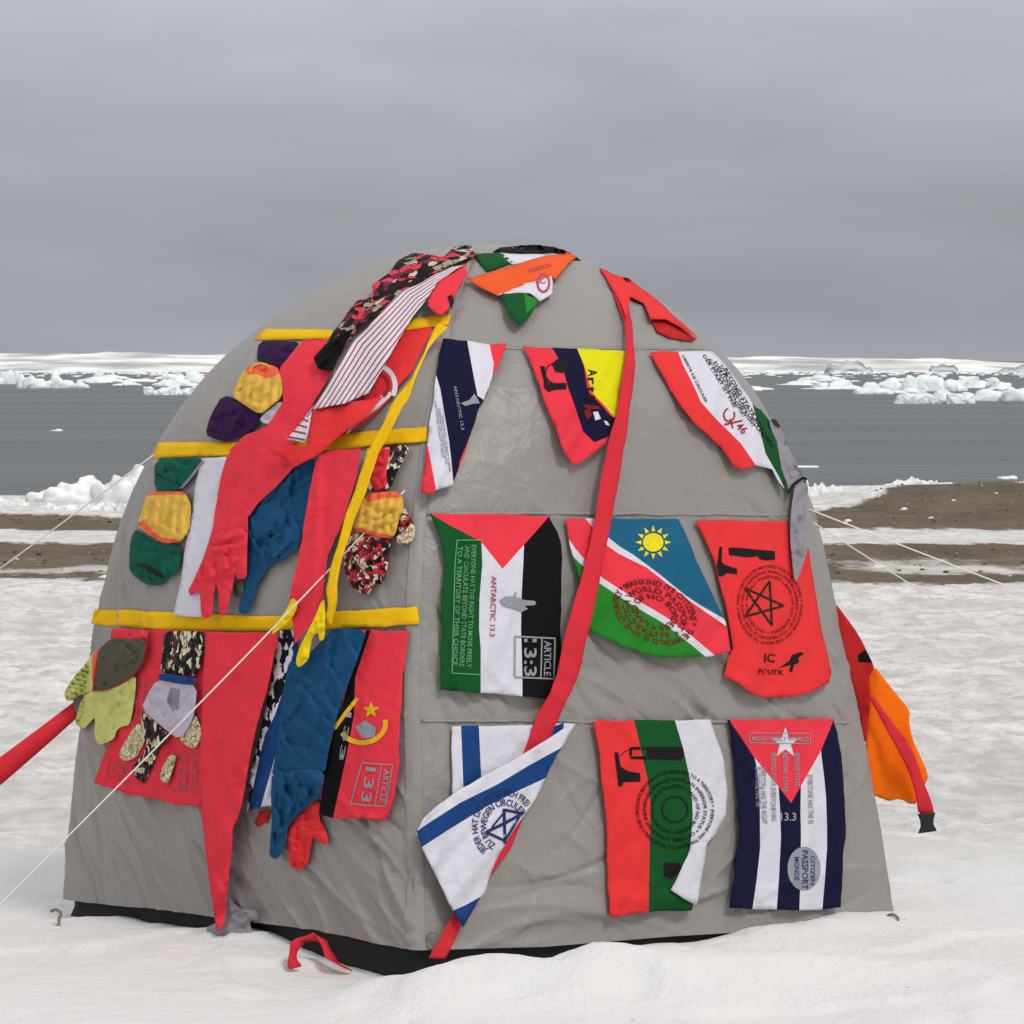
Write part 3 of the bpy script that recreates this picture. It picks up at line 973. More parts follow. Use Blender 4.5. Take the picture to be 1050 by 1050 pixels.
g = glove('work_glove', 'black and cream animal print work glove with lilac grey back and navy wrist band', (165, 800))
part(g, 'wrist_cuff', z4((472, 120), (570, 118), (672, 122), (650, 210), (625, 320), (540, 315), (452, 308), (470, 200)), M['zebra'], flat(0.036), (.016, 10))
part(g, 'fingers', z4((368, 470), (430, 520), (500, 592), (490, 610), (452, 642), (425, 715), (400, 770), (385, 802), (352, 785), (322, 738), (365, 690), (395, 640), (375, 560)), M['zebra'], flat(0.036), (.022, 9), seed=7, step=2.6)
part(g, 'thumb', z4((270, 670), (295, 620), (350, 530), (385, 545), (390, 600), (372, 645), (350, 682), (312, 700), (288, 700)), M['cream'], flat(0.036), (.018, 8), step=2.6)
part(g, 'side_finger', z4((540, 600), (590, 520), (615, 490), (642, 560), (635, 610), (612, 645), (585, 640), (562, 622)), M['cream'], flat(0.036), (.018, 8), step=2.6)
part(g, 'side_finger', z4((452, 770), (470, 720), (500, 672), (532, 678), (512, 740), (492, 802), (465, 795)), M['cream'], flat(0.036), (.014, 6), step=2.6)
part(g, 'back_panel', z4((440, 338), (530, 345), (622, 362), (612, 480), (590, 540), (545, 608), (460, 545), (370, 466), (400, 400)), M['lilac'], flat(0.050), (.020, 12), [(z4((500, 370), (545, 380), (540, 470), (510, 480), (485, 430)), M['gglove'])])
part(g, 'wrist_band', z4((455, 306), (540, 318), (622, 332), (612, 362), (530, 354), (442, 336)), M['blue'], flat(0.066), (.008, 5))

fo = hang(.046, 648, 945, .030, .010, 70, .5, .3)
s = sheet('red_pennant', z4((660, 120), (830, 124), (988, 125), (960, 270), (930, 400), (862, 640), (832, 840)) + [(243, 840)] + z8b((482, 0), (474, 90), (464, 195), (448, 212), (436, 120), (424, 40), (420, 0)) + z4((640, 905), (636, 700), (640, 500)), M['red'], fo, smooth=1, crumple=.006)
tag(s, 'long red pointed pennant reaching from the lowest yellow band almost to the snow', 'pennant')

fo = hang(.014, 650, 835, .010, .006, 26, .5, .3)
s = sheet('blue_white_flag', z5((232, 90), (280, 88), (300, 200), (270, 300), (235, 500), (210, 722), (160, 730), (112, 742), (130, 590), (155, 480), (180, 380), (205, 250)), M['blue'], fo,
          [(z5((225, 85), (285, 85), (280, 200), (250, 300), (215, 400), (180, 470), (150, 600), (120, 740), (108, 742), (140, 540), (180, 380)), M['leaf']), (z5((228, 505), (236, 540), (205, 725), (165, 730)), M['white'])])
tag(s, 'narrow blue and white flag with black leaf print, left of the long blue glove', 'flag', 'flags sewn to the tent')
fo = flat(.012)
s = sheet('red_cloth', z5((140, 782), (158, 742), (202, 735), (184, 782), (150, 798)), M['dred'], fo)
tag(s, 'small red cloth end peeping out under the narrow blue and white flag', 'cloth')

fo = hang(.014, 645, 842, .012, .005, 50, .8, .2)
black = z5((545, 92), (508, 180), (450, 390), (410, 520), (372, 752), (425, 766), (470, 560), (500, 400), (505, 260), (560, 92))
s = sheet('black_red_flag', z5((500, 95), (560, 90), (694, 95), (680, 220), (670, 330), (660, 570), (642, 690), (612, 776), (520, 768), (425, 766), (372, 752), (405, 540), (448, 390), (490, 230)), M['red'], fo, [(black, M['black'])])
tag(s, 'red and black flag with a yellow half cogwheel and star', 'flag', 'flags sewn to the tent')
ik = Ink().ring(z5((530, 425))[0], 24, 20, 5, -10, 150).line(z5((514, 335), (470, 390), (430, 445)), 4)
c = z5((562, 378))[0]
ik.poly([(c[0] + (9 if k % 2 == 0 else 3.8) * math.sin(k * math.pi / 5), c[1] - (9 if k % 2 == 0 else 3.8) * math.cos(k * math.pi / 5)) for k in range(10)], 3)
ik.build('printed_emblem', M['pgold'], fo, s)
Ink().poly(z5((505, 440), (540, 415), (580, 440), (575, 475), (530, 480)), 4).build('printed_cog', M['pgrey'], fo, s)
ik = Ink()
ik.line(z5((530, 568), (640, 575), (615, 725), (488, 715), (530, 568)), 1.2).line(z5((600, 575), (575, 720)), 1.0)
ik.text('133', z5((545, 582))[0], (-.16, 1), 10, 36).text('ARTICLE', z5((608, 590))[0], (-.13, 1), 6, 34).text('133', z5((475, 385))[0], (-.17, 1), 5, 50)
ik.build('printed_lettering', M['pgrey'], fo, s)

g = glove('rubber_glove', 'small bright red glove poking out below the long blue glove near the tent foot', (310, 890))
part(g, 'hand', z5((345, 710), (378, 702), (375, 772), (395, 800), (410, 845), (398, 866), (372, 850), (352, 832), (345, 880), (335, 932), (318, 948), (302, 952), (285, 945), (270, 940), (258, 852), (264, 800), (290, 760)), M['redor'], flat(.014), (.026, 7), step=2.4, grooves=[z5((300, 800), (290, 940)), z5((330, 800), (322, 935)), z5((278, 780), (345, 765))])
g = glove('long_glove', 'long dark blue gauntlet glove with dangling fingers in the lowest row', (285, 880))
part(g, 'sleeve', z5((300, 205), (345, 170), (385, 130), (432, 82), (548, 90), (525, 160), (500, 232), (470, 310), (442, 392), (425, 460), (410, 522), (395, 610), (330, 640), (205, 620), (215, 560), (235, 400), (250, 282), (268, 200)), M['bglove'], flat(.032), (.020, 20), crumple=.008, step=3.4, folds=(18, .013, 2.2, 75))
part(g, 'hand', z5((205, 600), (300, 590), (398, 590), (378, 692), (345, 715), (312, 742), (265, 790), (252, 850), (242, 890), (222, 916), (195, 902), (200, 840), (206, 780), (202, 690)), M['bglove'], flat(.038), (.026, 9), crumple=.010, step=2.8, seed=5, folds=(20, .015, 1.9, 70), grooves=[z5((260, 650), (235, 800)), z5((310, 640), (280, 770)), z5((355, 640), (335, 715)), z5((228, 660), (215, 900))])
g = glove('knitted_glove', 'limp grey glove lying against the tent hem under the long red pennant', (235, 965))
part(g, 'hand', z8b((425, 205), (445, 195), (470, 188), (464, 150), (472, 138), (490, 160), (512, 168), (532, 170), (534, 186), (516, 192), (522, 212), (500, 232), (478, 242), (450, 238), (432, 224)), M['gglove'], flat(.012), (.03, 9), crumple=.02, step=2.4)

# red webbing loop on the snow at the foot
cpt = at_ground(326, 992, .012)
lp = [(at_depth(*q, cpt.y + d)) for q, d in zip(z8b((612, 288), (604, 270), (612, 240), (622, 230), (645, 226), (664, 224), (676, 250), (688, 276), (722, 291)), (0, .0, .01, .03, .05, .05, .03, 0, -.03))]
for _ in range(2):
    q_ = [lp[0]]
    for a_, b_ in zip(lp[:-1], lp[1:]): q_ += [a_.lerp(b_, .25), a_.lerp(b_, .75)]
    lp = q_ + [lp[-1]]
V = []; Fc = []
for i, p in enumerate(lp):
    t = (lp[min(i + 1, len(lp) - 1)] - lp[max(i - 1, 0)]).normalized()
    n = Vector((abs(t.z) + .3, .5, -t.x * .6)).normalized() * (.015 + .004 * math.sin(i * .7))
    V += [p - n, p + n]
    if i: Fc.append((2 * i - 2, 2 * i - 1, 2 * i + 1, 2 * i))
V2 = [q + Vector((0, .0, 0)) for q in V]
o = finish('webbing_loop', V2, Fc, [M['redw']])
o.modifiers.new('thickness', 'SOLIDIFY').thickness = .003
tag(o, 'loose loop of red webbing on the snow under the left tent hem', 'webbing')

# ------------------------------------------------------------------ right panel
G = 'flags sewn to the tent'
# top of the tent: black ribbon and folded tricolour
s = sheet('black_ribbon', z3c((230, 62), (255, 48), (320, 42), (380, 38), (450, 46), (510, 68), (545, 94), (520, 92), (495, 74), (440, 66), (390, 70), (300, 72)), M['black'], flat(.014), step=2.6)
tag(s, 'black ribbon lying across the very top of the tent', 'ribbon')
f1 = flat(.014); f2 = hang(.022, 258, 330, .03, .004, 30, .3, .3)
s = sheets('tricolour_flag', [
    (z3c((155, 77), (200, 68), (255, 64), (300, 100), (205, 132)), M['green'], f1, [], {}),
    (z3c((255, 64), (330, 72), (420, 74), (400, 90), (300, 108), (282, 92)), M['white'], f1, [], {}),
    (z3c((135, 162), (220, 138), (300, 112), (400, 82), (500, 64), (528, 82), (490, 112), (450, 162), (440, 148), (400, 164), (345, 178), (245, 222), (190, 196)), M['safr'], f2, [(z3c((135, 162), (190, 196), (250, 224), (248, 236), (180, 205), (130, 168)), M['dred'])], {}),
    (z3c((243, 222), (345, 177), (400, 164), (440, 150), (442, 212), (397, 240), (362, 212), (258, 212)), M['white'], f2, [], {}),
    (z3c((256, 214), (340, 210), (395, 236), (362, 292), (322, 328), (280, 276)), M['green'], f2, [(z3c((340, 205), (400, 236), (350, 285)), M['green2'])], {}),
])
tag(s, 'saffron, white and green flag folded over itself at the top of the tent', 'flag', G)
Ink().ring(z3c((410, 175))[0], 6, 9, 2.4).text('PC', z3c((392, 190))[0], (.8, -.5), 6).text('FREEDOM', z3c((360, 140))[0], (.95, -.3), 4, 24).build('printed_emblem', M['ppurp'], f2, s)

# long red strap down the right panel
LE = [(616, 276), (628, 297), (640, 329), (643, 352), (641, 373), (634, 416), (620, 473), (613.7, 510), (606, 552), (594, 600), (578, 655), (572, 690), (565, 710), (554, 728), (546, 745), (540, 765), (524, 810), (500, 870), (474, 915), (465, 938), (452, 960), (440, 982)]
RE = [(622, 276), (640, 297), (648, 330), (650, 352), (652, 373), (647, 416), (638, 473), (631.6, 510), (624, 552), (614, 600), (602, 655), (594, 690), (586, 710), (577, 728), (569, 745), (562, 765), (546, 810), (524, 870), (492, 915), (476, 942), (466, 965), (457, 983)]
s = sheet('red_strap', LE + RE[::-1], M['redw'], lambda x, y: .024 + .036 * sstep(300, 380, y) * (1 - sstep(690, 770, y)) + .006 * np.sin(np.asarray(y) / 45), step=4)
tag(s, 'long red webbing strap crossing the right tent face from its top to the front corner', 'strap')
fo = hang(.018, 275, 345, .05, .006, 40, .2, .2)
s = sheets('red_pennant', [(z3c((612, 120), (660, 140), (715, 158), (790, 215), (850, 262), (910, 318), (962, 372), (900, 330), (850, 302), (795, 302), (768, 248), (722, 226), (708, 300), (690, 260), (655, 180)), M['redor'], fo, [], {}),
                           (z3c((800, 306), (850, 304), (900, 332), (960, 374), (945, 382), (860, 372), (820, 350)), M['dred'], flat(.018), [], {})])
tag(s, 'red pennant blown out to a point at the right shoulder of the tent', 'pennant')

# navy, white and red flag
fo = hang(.013, 348, 505, .022, .007, 34, .5, .25)
out = z6((118, 62), (210, 65), (285, 78), (350, 78), (330, 130), (300, 190), (268, 275), (245, 312), (225, 385), (203, 452), (162, 560), (155, 582), (95, 602), (85, 614), (42, 612), (50, 540), (62, 430), (78, 320), (95, 192), (105, 120))
s = sheet('navy_flag', out, M['navy'], fo, [
    (z6((205, 60), (290, 70), (302, 150), (296, 205), (266, 280), (244, 265), (232, 205)), M['white']),
    (z6((284, 70), (360, 70), (300, 195), (296, 205), (302, 150)), M['red']),
    (z6((95, 190), (110, 240), (125, 330), (142, 430), (150, 500), (158, 585), (92, 606), (66, 480), (60, 430), (78, 320)), M['white']),
    (z6((62, 430), (78, 510), (95, 600), (85, 620), (35, 620), (48, 540)), M['red']),
    (z6((205, 440), (216, 405), (204, 470), (172, 540), (180, 500)), M['red'])])
tag(s, 'navy blue flag with white strips, red corners and a grey dove', 'flag', G)
Ink().poly(z6((184, 292), (215, 280), (232, 258), (242, 272), (252, 292), (228, 294), (200, 302)), 3).build('printed_dove', M['pgrey'], fo, s)
Ink().text('ANTARCTIC 13.3', z6((158, 230))[0], (.18, 1), 3.0, 46).build('printed_title', M['pgrey'], fo, s)
ik = Ink()
for k in range(3):
    ik.text('EVERYONE HAS THE RIGHT TO MOVE', z6((88 + k * 13, 285 + k * 25))[0], (.14, 1), 2.2, 58)
ik.build('printed_lettering', M['pgrey'], fo, s)

# red, navy and yellow flag with pistol print
fo = hang(.013, 357, 476, .020, .006, 40, 1.1, .3)
out = z6((405, 88), (510, 92), (600, 95), (690, 100), (776, 105), (770, 190), (747, 260), (760, 310), (787, 352), (748, 362), (738, 388), (715, 432), (702, 440), (640, 484), (588, 516), (562, 482), (540, 422), (510, 345), (480, 272), (445, 170))
s = sheet('tricolour_flag', out, M['red'], fo, [
    (z6((508, 88), (600, 88), (625, 155), (640, 250), (690, 300), (748, 368), (740, 400), (700, 418), (662, 432), (622, 392), (592, 300), (570, 240), (545, 150)), M['navy']),
    (z6((598, 88), (790, 100), (790, 352), (748, 358), (700, 300), (655, 255), (630, 165)), M['lemon'])])
tag(s, 'red, navy and yellow flag with a black pistol, caught under the red strap', 'flag', G)
q = Zm(540, 350, 8.075)
ik = Ink().poly(q((110, 205), (150, 205), (160, 300), (185, 345), (330, 345), (330, 395), (235, 400), (185, 418), (145, 385), (140, 310)), 3)
ik.build('printed_pistol', M['pblack'], fo, s)
ik = Ink().ring(q((230, 262))[0], 9, 10, 1.2, 100, 330).poly(q((210, 185), (262, 140), (330, 160), (340, 210), (300, 260), (240, 250)), 3)
ik.build('printed_cylinder', M['pblack'], fo, s)
ik = Ink()
for i, ch in enumerate('Arti'): ik.text(ch, q((510 - i * 4, 232 + i * 70))[0], (.05, 1), 9, 7)
ik.poly(q((640, 600), (700, 620), (775, 665), (720, 740), (680, 660)), 3)
ik.build('printed_lettering', M['pblack'], fo, s)
Ink().poly(q((455, 520), (600, 535), (610, 560), (500, 560)), 3).poly(q((470, 570), (530, 560), (540, 620), (500, 650)), 3).build('emblem_red', M['pdk'], fo, s)
Ink().poly(q((550, 585), (590, 580), (615, 640), (570, 655)), 3).poly(q((640, 655), (670, 665), (690, 700), (655, 690)), 3).build('emblem_white', M['pwhite'], fo, s, up=.002)

# red, white and green flag over the right shoulder
fo = hang(.014, 360, 500, .028, .007, 40, .2, -.3)
out = z4b((65, 88), (180, 80), (255, 80), (330, 82), (382, 142), (440, 220), (470, 262), (498, 310), (530, 325), (560, 362), (588, 410), (608, 470), (614, 560), (636, 668), (600, 622), (572, 572), (506, 556), (470, 572), (420, 566), (362, 482), (310, 430), (250, 382), (200, 312), (150, 242))
s = sheet('tricolour_flag', out, M['white'], fo, [
    (z4b((60, 75), (180, 75), (205, 140), (232, 192), (255, 240), (278, 292), (350, 372), (400, 420), (442, 462), (510, 560), (470, 590), (400, 580), (200, 330)), M['redor']),
    (z4b((490, 300), (560, 340), (640, 470), (650, 680), (632, 668), (600, 600), (545, 505), (525, 420)), M['green'])])
tag(s, 'red, white and green flag with dense black writing over the right shoulder', 'flag', G)
ik = Ink()
words = ['DER STAAT IST FREI', 'ANTARCTICA WORLD PASSPORT', 'EVERYONE HAS THE RIGHT', 'TO MOVE FREELY AND CIRCULATE', 'BEYOND STATE BORDERS']
for k in range(5):
    ik.text(words[k], z4b((285 + k * 22, 100 + k * 14))[0], (.52, .86), 3.2 + .4 * (k > 1), 62 + k * 8)
ik.text('LIBERTE DE CIRCULER', z4b((200, 100))[0], (.45, .9), 2.4, 54)
ik.build('printed_lettering', M['pblack'], fo, s)
Ink().ring(z4b((395, 345))[0], 5.5, 6.5, 1.6, -30, 260).line(z4b((375, 385), (450, 368)), 1.8).text('46', z4b((420, 395))[0], (.7, .7), 8).line(z4b((400, 360), (410, 400)), 1.4).build('printed_emblem', M['pred'], fo, s)

# grey glove at the right shoulder
g = glove('knitted_glove', 'limp pale grey glove with a black tie at the right shoulder', (822, 590))
part(g, 'cuff', z4b((556, 372), (575, 358), (598, 372), (620, 430), (645, 490), (672, 545), (704, 602), (670, 625), (645, 668), (630, 620), (608, 560), (596, 470)), M['gglove'], flat(.034), (.02, 9), crumple=.016, step=2.6)
part(g, 'hand', z4b((668, 625), (706, 602), (722, 640), (716, 700), (710, 762), (716, 830), (722, 890), (708, 940), (692, 992), (668, 1045), (656, 960), (646, 850), (650, 740)), M['gglove'], flat(.034), (.026, 9), crumple=.016, step=2.6, seed=4)
Ink().line(z4b((640, 665), (662, 632), (700, 606), (716, 612)), 3.0).build('tie', M['pblack'], flat(.062), g)

# red, green, white and black flag
fo = hang(.013, 528, 716, .012, .006, 62, .6, .12)
out = z7((95, 78), (300, 80), (500, 86), (680, 94), (695, 125), (722, 165), (742, 210), (748, 300), (744, 450), (735, 640), (742, 800), (756, 962), (750, 988), (660, 984), (560, 974), (450, 966), (350, 957), (250, 950), (150, 942), (152, 840), (156, 700), (158, 450), (176, 320), (150, 200), (112, 125))
s = sheet('triangle_flag', out, M['white'], fo, [
    (z7((60, 60), (300, 80), (400, 212), (352, 225), (356, 330), (348, 420), (342, 500), (340, 640), (348, 740), (348, 990), (100, 990), (100, 300)), M['green']),
    (z7((560, 235), (520, 160), (640, 70), (800, 60), (800, 1000), (552, 1000), (552, 860), (545, 640), (548, 480), (556, 330)), M['black']),
    (z7((97, 70), (400, 75), (675, 85), (680, 96), (620, 165), (560, 232), (455, 350), (350, 217), (200, 138), (110, 85)), M['red'])])
tag(s, 'green, white and black flag with a red triangle and a grey dove', 'flag', G)
ik = Ink().line(z7((232, 210), (350, 208)), 1.1).line(z7((232, 210), (222, 330), (215, 600), (208, 860), (345, 868)), 1.1)
lines = ['EVERYONE HAS THE RIGHT TO MOVE FREELY', 'AND CIRCULATE BEYOND STATE BORDERS', 'TO A TERRITORY OF THEIR CHOICE']
for k in range(3):
    ik.text(lines[k], z7((305 - k * 34, 232 + k * 4))[0], (-.045, 1), 4.8, 126 - k * 2)
ik.build('printed_lettering', M['pgreen'], fo, s)
ik = Ink().poly(z7((440, 505), (470, 485), (512, 486), (516, 466), (524, 462), (520, 488), (560, 502), (612, 506), (620, 518), (610, 528), (560, 530), (580, 545), (552, 560), (520, 550), (455, 530)), 4)
ik.build('printed_dove', M['pgrey'], fo, s)
ik = Ink().text('ANTARCTIC 13.3', z7((402, 385))[0], (-.03, 1), 5.2, 62)
ik.build('printed_title', M['ppurp'], fo, s)
ik = Ink().line(z7((515, 680), (712, 690), (706, 888), (515, 880), (515, 680)), 1.6).line(z7((648, 690), (642, 884)), 1.4)
ik.text('13:3', z7((562, 692))[0], (.0, 1), 12.5, 38.5).text('ARTICLE', z7((660, 702))[0], (-.01, 1), 7, 36)
ik.build('printed_box', M['pgrey'], fo, s, up=.0028)

# blue, red and green flag with a yellow sun
fo = hang(.013, 532, 672, .024, .006, 60, .5, .3)
out = z8((0, 80), (75, 76), (240, 78), (420, 80), (440, 120), (456, 162), (490, 240), (522, 302), (560, 385), (596, 462), (606, 520), (616, 572), (580, 578), (540, 590), (470, 597), (350, 592), (280, 574), (200, 546), (100, 502), (80, 460), (70, 420), (62, 330), (30, 222), (10, 142))
s = sheet('sun_flag', out, M['red'], fo, [
    (z8((95, 70), (430, 70), (620, 480), (595, 478), (480, 395), (440, 368), (340, 288), (240, 214), (190, 186), (150, 150), (110, 105)), M['teal']),
    (z8((66, 70), (98, 70), (125, 102), (160, 150), (200, 182), (250, 212), (345, 282), (445, 364), (500, 400), (600, 458), (604, 478), (590, 474), (480, 398), (400, 338), (300, 260), (195, 208), (150, 175), (100, 110)), M['white']),
    (z8((-20, 160), (30, 185), (80, 262), (130, 312), (250, 392), (370, 464), (460, 530), (545, 600), (350, 640), (60, 540)), M['green2']),
    (z8((0, 140), (40, 195), (85, 246), (135, 298), (255, 375), (375, 446), (465, 512), (560, 592), (530, 600), (450, 534), (365, 468), (245, 398), (125, 318), (75, 266), (30, 222), (0, 170)), M['white'])])
tag(s, 'teal, red and green flag with white diagonal lines and a yellow sun', 'flag', G)
c = z8((325, 167))[0]
ik = Ink().poly([(c[0] + 10.5 * math.cos(a), c[1] + 9.5 * math.sin(a)) for a in np.linspace(0, 2 * np.pi, 28, endpoint=False)], 3)
for k in range(12):
    a = k * math.pi / 6
    pp = lambda r, w: (c[0] + r * 1.05 * math.cos(a) - w * math.sin(a), c[1] + r * math.sin(a) + w * math.cos(a))
    ik.add([pp(11.5, -2.2), pp(11.5, 2.2), pp(17.5, 0)], [(0, 1, 2)])
ik.build('printed_sun', M['pyel'], fo, s)
c = z8((332, 425))[0]
ik = Ink()
for rad, txt, n in ((33, 'THE WORLD IS ONE COUNTRY * MANKIND ITS CITIZENS *', 0), (24, 'ANTARCTICA WORLD PASSPORT *', 40), (15.5, 'LAND OF NO BORDERS *', 90)):
    ik.ringtext(txt, c, rad, 6.4, n, n + 352, 1.15, .78, 25)
ik.build('printed_seal', M['pdk'], fo, s)

# red flag with a five pointed star
fo = hang(.013, 533, 713, .020, .006, 66, 1.4, .15)
out = z8((480, 84), (600, 84), (825, 86), (840, 150), (905, 195), (922, 310), (942, 450), (965, 560), (986, 652), (976, 688), (940, 708), (905, 727), (840, 742), (760, 742), (715, 735), (680, 722), (640, 692), (588, 664), (602, 600), (622, 560), (612, 490), (600, 420), (570, 300), (530, 180), (505, 130))
s = sheet('star_flag', out, M['redor'], fo)
tag(s, 'plain red flag with a black pistol and a five pointed star in rings', 'flag', G)
q = Zm(730, 550, 7.0)
ik = Ink().poly(q((55, 75), (75, 75), (70, 180), (85, 200), (150, 225), (180, 230), (182, 272), (110, 262), (80, 285), (50, 285), (35, 215), (45, 160)), 3)
ik.poly(q((120, 80), (200, 82), (290, 92), (452, 105), (455, 165), (385, 172), (340, 160), (335, 142), (250, 150), (125, 132)), 3)
ik.build('printed_pistol', M['pblack'], fo, s)
ik = Ink().text('IC', q((375, 900))[0], (1, .05), 8.5, 11).text('POLITIK', q((335, 985))[0], (1, .05), 5, 26)
ik.poly(q((575, 850), (640, 830), (662, 842), (620, 870), (625, 905), (590, 920), (575, 975), (555, 970), (568, 920), (480, 945), (560, 890)), 3)
ik.build('printed_emblem', M['pblack'], fo, s)
st = q((415, 320), (515, 498), (432, 640), (240, 575), (235, 370))
order = [0, 2, 4, 1, 3]
ik = Ink()
ik.line([st[i] for i in (0, 2)], 2.4).line([st[i] for i in (2, 4)], 2.4).line([st[i] for i in (4, 1)], 2.4).line([st[i] for i in (1, 3)], 2.4).line([st[i] for i in (3, 0)], 2.4)
ik.build('printed_star', M['pdgreen'], fo, s, up=.0016)
c = q((415, 490))[0]
ik = Ink()
for rad, txt, n in ((32, 'EVERYONE HAS THE RIGHT TO MOVE FREELY AND CIRCULATE BEYOND STATE BORDERS *', 0), (27.5, 'TO A TERRITORY OF THEIR CHOICE AND NO INDIVIDUAL SHOULD HAVE AN INFERIOR STATUS *', 50), (23, 'ANTARCTICA WORLD PASSPORT LAND OF NO BORDERS *', 100)):
    ik.ringtext(txt, c, rad, 2.6, n, n + 356, .98, 1.18)
ik.build('printed_rings', M['pdk'], fo, s)

# white flag with blue bands, folded by the wind
fo = hang(.010, 742, 830, .004, .003, 40, .3, .2)
f2 = hang(.044, 742, 955, .010, .007, 50, .9, .5)
back = z1b((168, 98), (210, 94), (400, 93), (510, 92), (612, 85), (658, 88), (615, 170), (400, 300), (172, 372))
front = z1b((660, 86), (632, 130), (612, 170), (585, 212), (545, 302), (502, 382), (440, 472), (382, 562), (342, 642), (298, 760), (276, 788), (240, 852), (212, 902), (176, 838), (130, 742), (82, 642), (46, 572), (28, 520), (58, 462), (110, 412), (172, 368), (290, 300), (400, 238), (520, 165), (612, 108))
s = sheets('banded_flag', [
    (back, M['white'], fo, [(z1b((205, 90), (276, 90), (288, 350), (215, 350)), M['blue']), (z1b((570, 100), (616, 80), (612, 120), (560, 150)), M['blue'])], {}),
    (front, M['white'], f2, [(z1b((28, 515), (82, 478), (200, 402), (350, 328), (480, 250), (608, 180), (590, 218), (548, 300), (450, 345), (300, 420), (150, 512), (46, 580)), M['blue']), (z1b((172, 832), (225, 808), (285, 775), (240, 860), (210, 910)), M['blue'])], {})])
tag(s, 'white flag with dark blue bands folded across itself at the front corner', 'flag', G)
q = Zm(470, 780, 8.745)
ik = Ink()
ik.line(q((410, 430), (420, 745)), 3.2).line(q((410, 440), (600, 480)), 3.0).line(q((560, 480), (410, 735)), 2.6).line(q((250, 640), (420, 560), (580, 470)), 3.2).line(q((250, 640), (420, 720)), 2.8).line(q((300, 600), (430, 440)), 2.0)
ik.build('printed_star', M['pblue'], f2, s, up=.002, clip=front)
c = q((420, 590))[0]
ik = Ink().ringtext('JEDER HAT DAS RECHT SICH FREI', c, 28, 6.2, 130, 320, 1.0, 1.12).ringtext('ZU BEWEGEN CIRCULER', c, 19, 6.2, 120, 330, 1.0, 1.12)
ik.build('printed_seal', M['pblue'], f2, s, clip=front)

# red, green and white flag with pistol and rings
fo = hang(.013, 740, 938, .010, .006, 60, .2, .1)
out = z2b((32, 76), (60, 68), (190, 70), (345, 68), (480, 68), (502, 130), (520, 180), (532, 232), (547, 340), (545, 390), (540, 432), (500, 510), (472, 540), (440, 640), (410, 800), (320, 803), (250, 807), (190, 812), (95, 830), (88, 700), (85, 600), (75, 380), (55, 200))
s = sheets('tricolour_flag', [(out, M['white'], fo, [
    (z2b((20, 50), (185, 60), (198, 110), (212, 170), (240, 300), (252, 400), (250, 500), (246, 640), (245, 840), (60, 850)), M['redor']),
    (z2b((185, 60), (342, 60), (360, 120), (378, 180), (402, 290), (412, 380), (414, 440), (404, 560), (396, 600), (420, 820), (245, 820), (246, 640), (250, 500), (252, 400), (240, 300), (212, 170), (198, 110)), M['green'])], {}),
    (z2b((410, 548), (395, 592), (362, 655), (330, 720), (380, 752), (430, 782), (445, 700), (460, 622), (472, 538), (440, 540)), M['white'], lambda x, y: fo(x, y) + .012, [], {})])
tag(s, 'red, green and white striped flag with ring writing, its white corner turned over', 'flag', G)
q = Zm(620, 760, 7.0)
ik = Ink().poly(q((70, 80), (98, 80), (115, 180), (165, 215), (255, 230), (258, 290), (135, 295), (125, 325), (100, 325), (85, 210)), 3)
ik.line(q((185, 52), (550, 50), (560, 95), (548, 125), (190, 118), (185, 52)), 3.0).poly(q((300, 60), (548, 60), (548, 115), (300, 112)), 4)
ik.line(q((110, 110), (150, 70), (185, 58)), .8)
ik.build('printed_pistol', M['pblack'], fo, s, up=.0014)
ik = Ink().poly(q((425, 870), (540, 875), (548, 925), (480, 990), (425, 965)), 4)
ik.build('printed_emblem', M['pblack'], fo, s, up=.0014)
c = q((505, 490))[0]
ik = Ink()
for rad, txt, n in ((37, 'EVERYONE HAS THE RIGHT TO MOVE FREELY AND CIRCULATE BEYOND STATE BORDERS TO A TERRITORY *', 0), (29.5, 'OF THEIR CHOICE NO INDIVIDUAL SHOULD HAVE AN INFERIOR STATUS *', 50), (22, 'ANTARCTICA WORLD PASSPORT LAND OF NO BORDERS *', 100)):
    ik.ringtext(txt, c, rad, 3.4, n, n + 356, 1.0, 1.0)
ik.ring(c, 13, 13, 1.2)
ik.build('printed_rings', M['pblack'], fo, s, clip=out)

# navy and white striped flag with a red triangle and star
fo = hang(.013, 737, 932, .008, .005, 55, .9, .1)
out = z2b((546, 70), (650, 66), (850, 64), (954, 62), (962, 85), (972, 112), (987, 200), (996, 330), (1001, 500), (992, 640), (980, 792), (900, 800), (825, 800), (730, 797), (640, 795), (556, 790), (575, 650), (591, 500), (586, 380), (570, 200), (560, 120))
s = sheet('star_striped_flag', out, M['navy'], fo, [
    (z2b((600, 120), (645, 190), (658, 240), (668, 330), (672, 420), (673, 560), (660, 680), (640, 820), (735, 820), (745, 680), (753, 520), (750, 420), (742, 300), (700, 150)), M['white']),
    (z2b((905, 150), (908, 200), (918, 280), (926, 360), (930, 480), (930, 560), (922, 680), (910, 820), (823, 820), (828, 680), (830, 500), (828, 420), (830, 300)), M['white']),
    (z2b((552, 55), (960, 50), (950, 82), (930, 130), (905, 190), (868, 255), (830, 322), (792, 388), (742, 322), (690, 262), (645, 205), (600, 135), (562, 82)), M['red'])])
tag(s, 'navy and white striped flag with a red triangle, white star and grey round stamp', 'flag', G)
c = z2b((770, 157))[0]
ik = Ink().poly([(c[0] + (16.5 if k % 2 == 0 else 6.4) * .92 * math.sin(k * math.pi / 5), c[1] - (16.5 if k % 2 == 0 else 6.4) * math.cos(k * math.pi / 5)) for k in range(10)], 4)
ik.build('printed_star', M['pwhite'], fo, s, up=.001)
c = z2b((842, 640))[0]
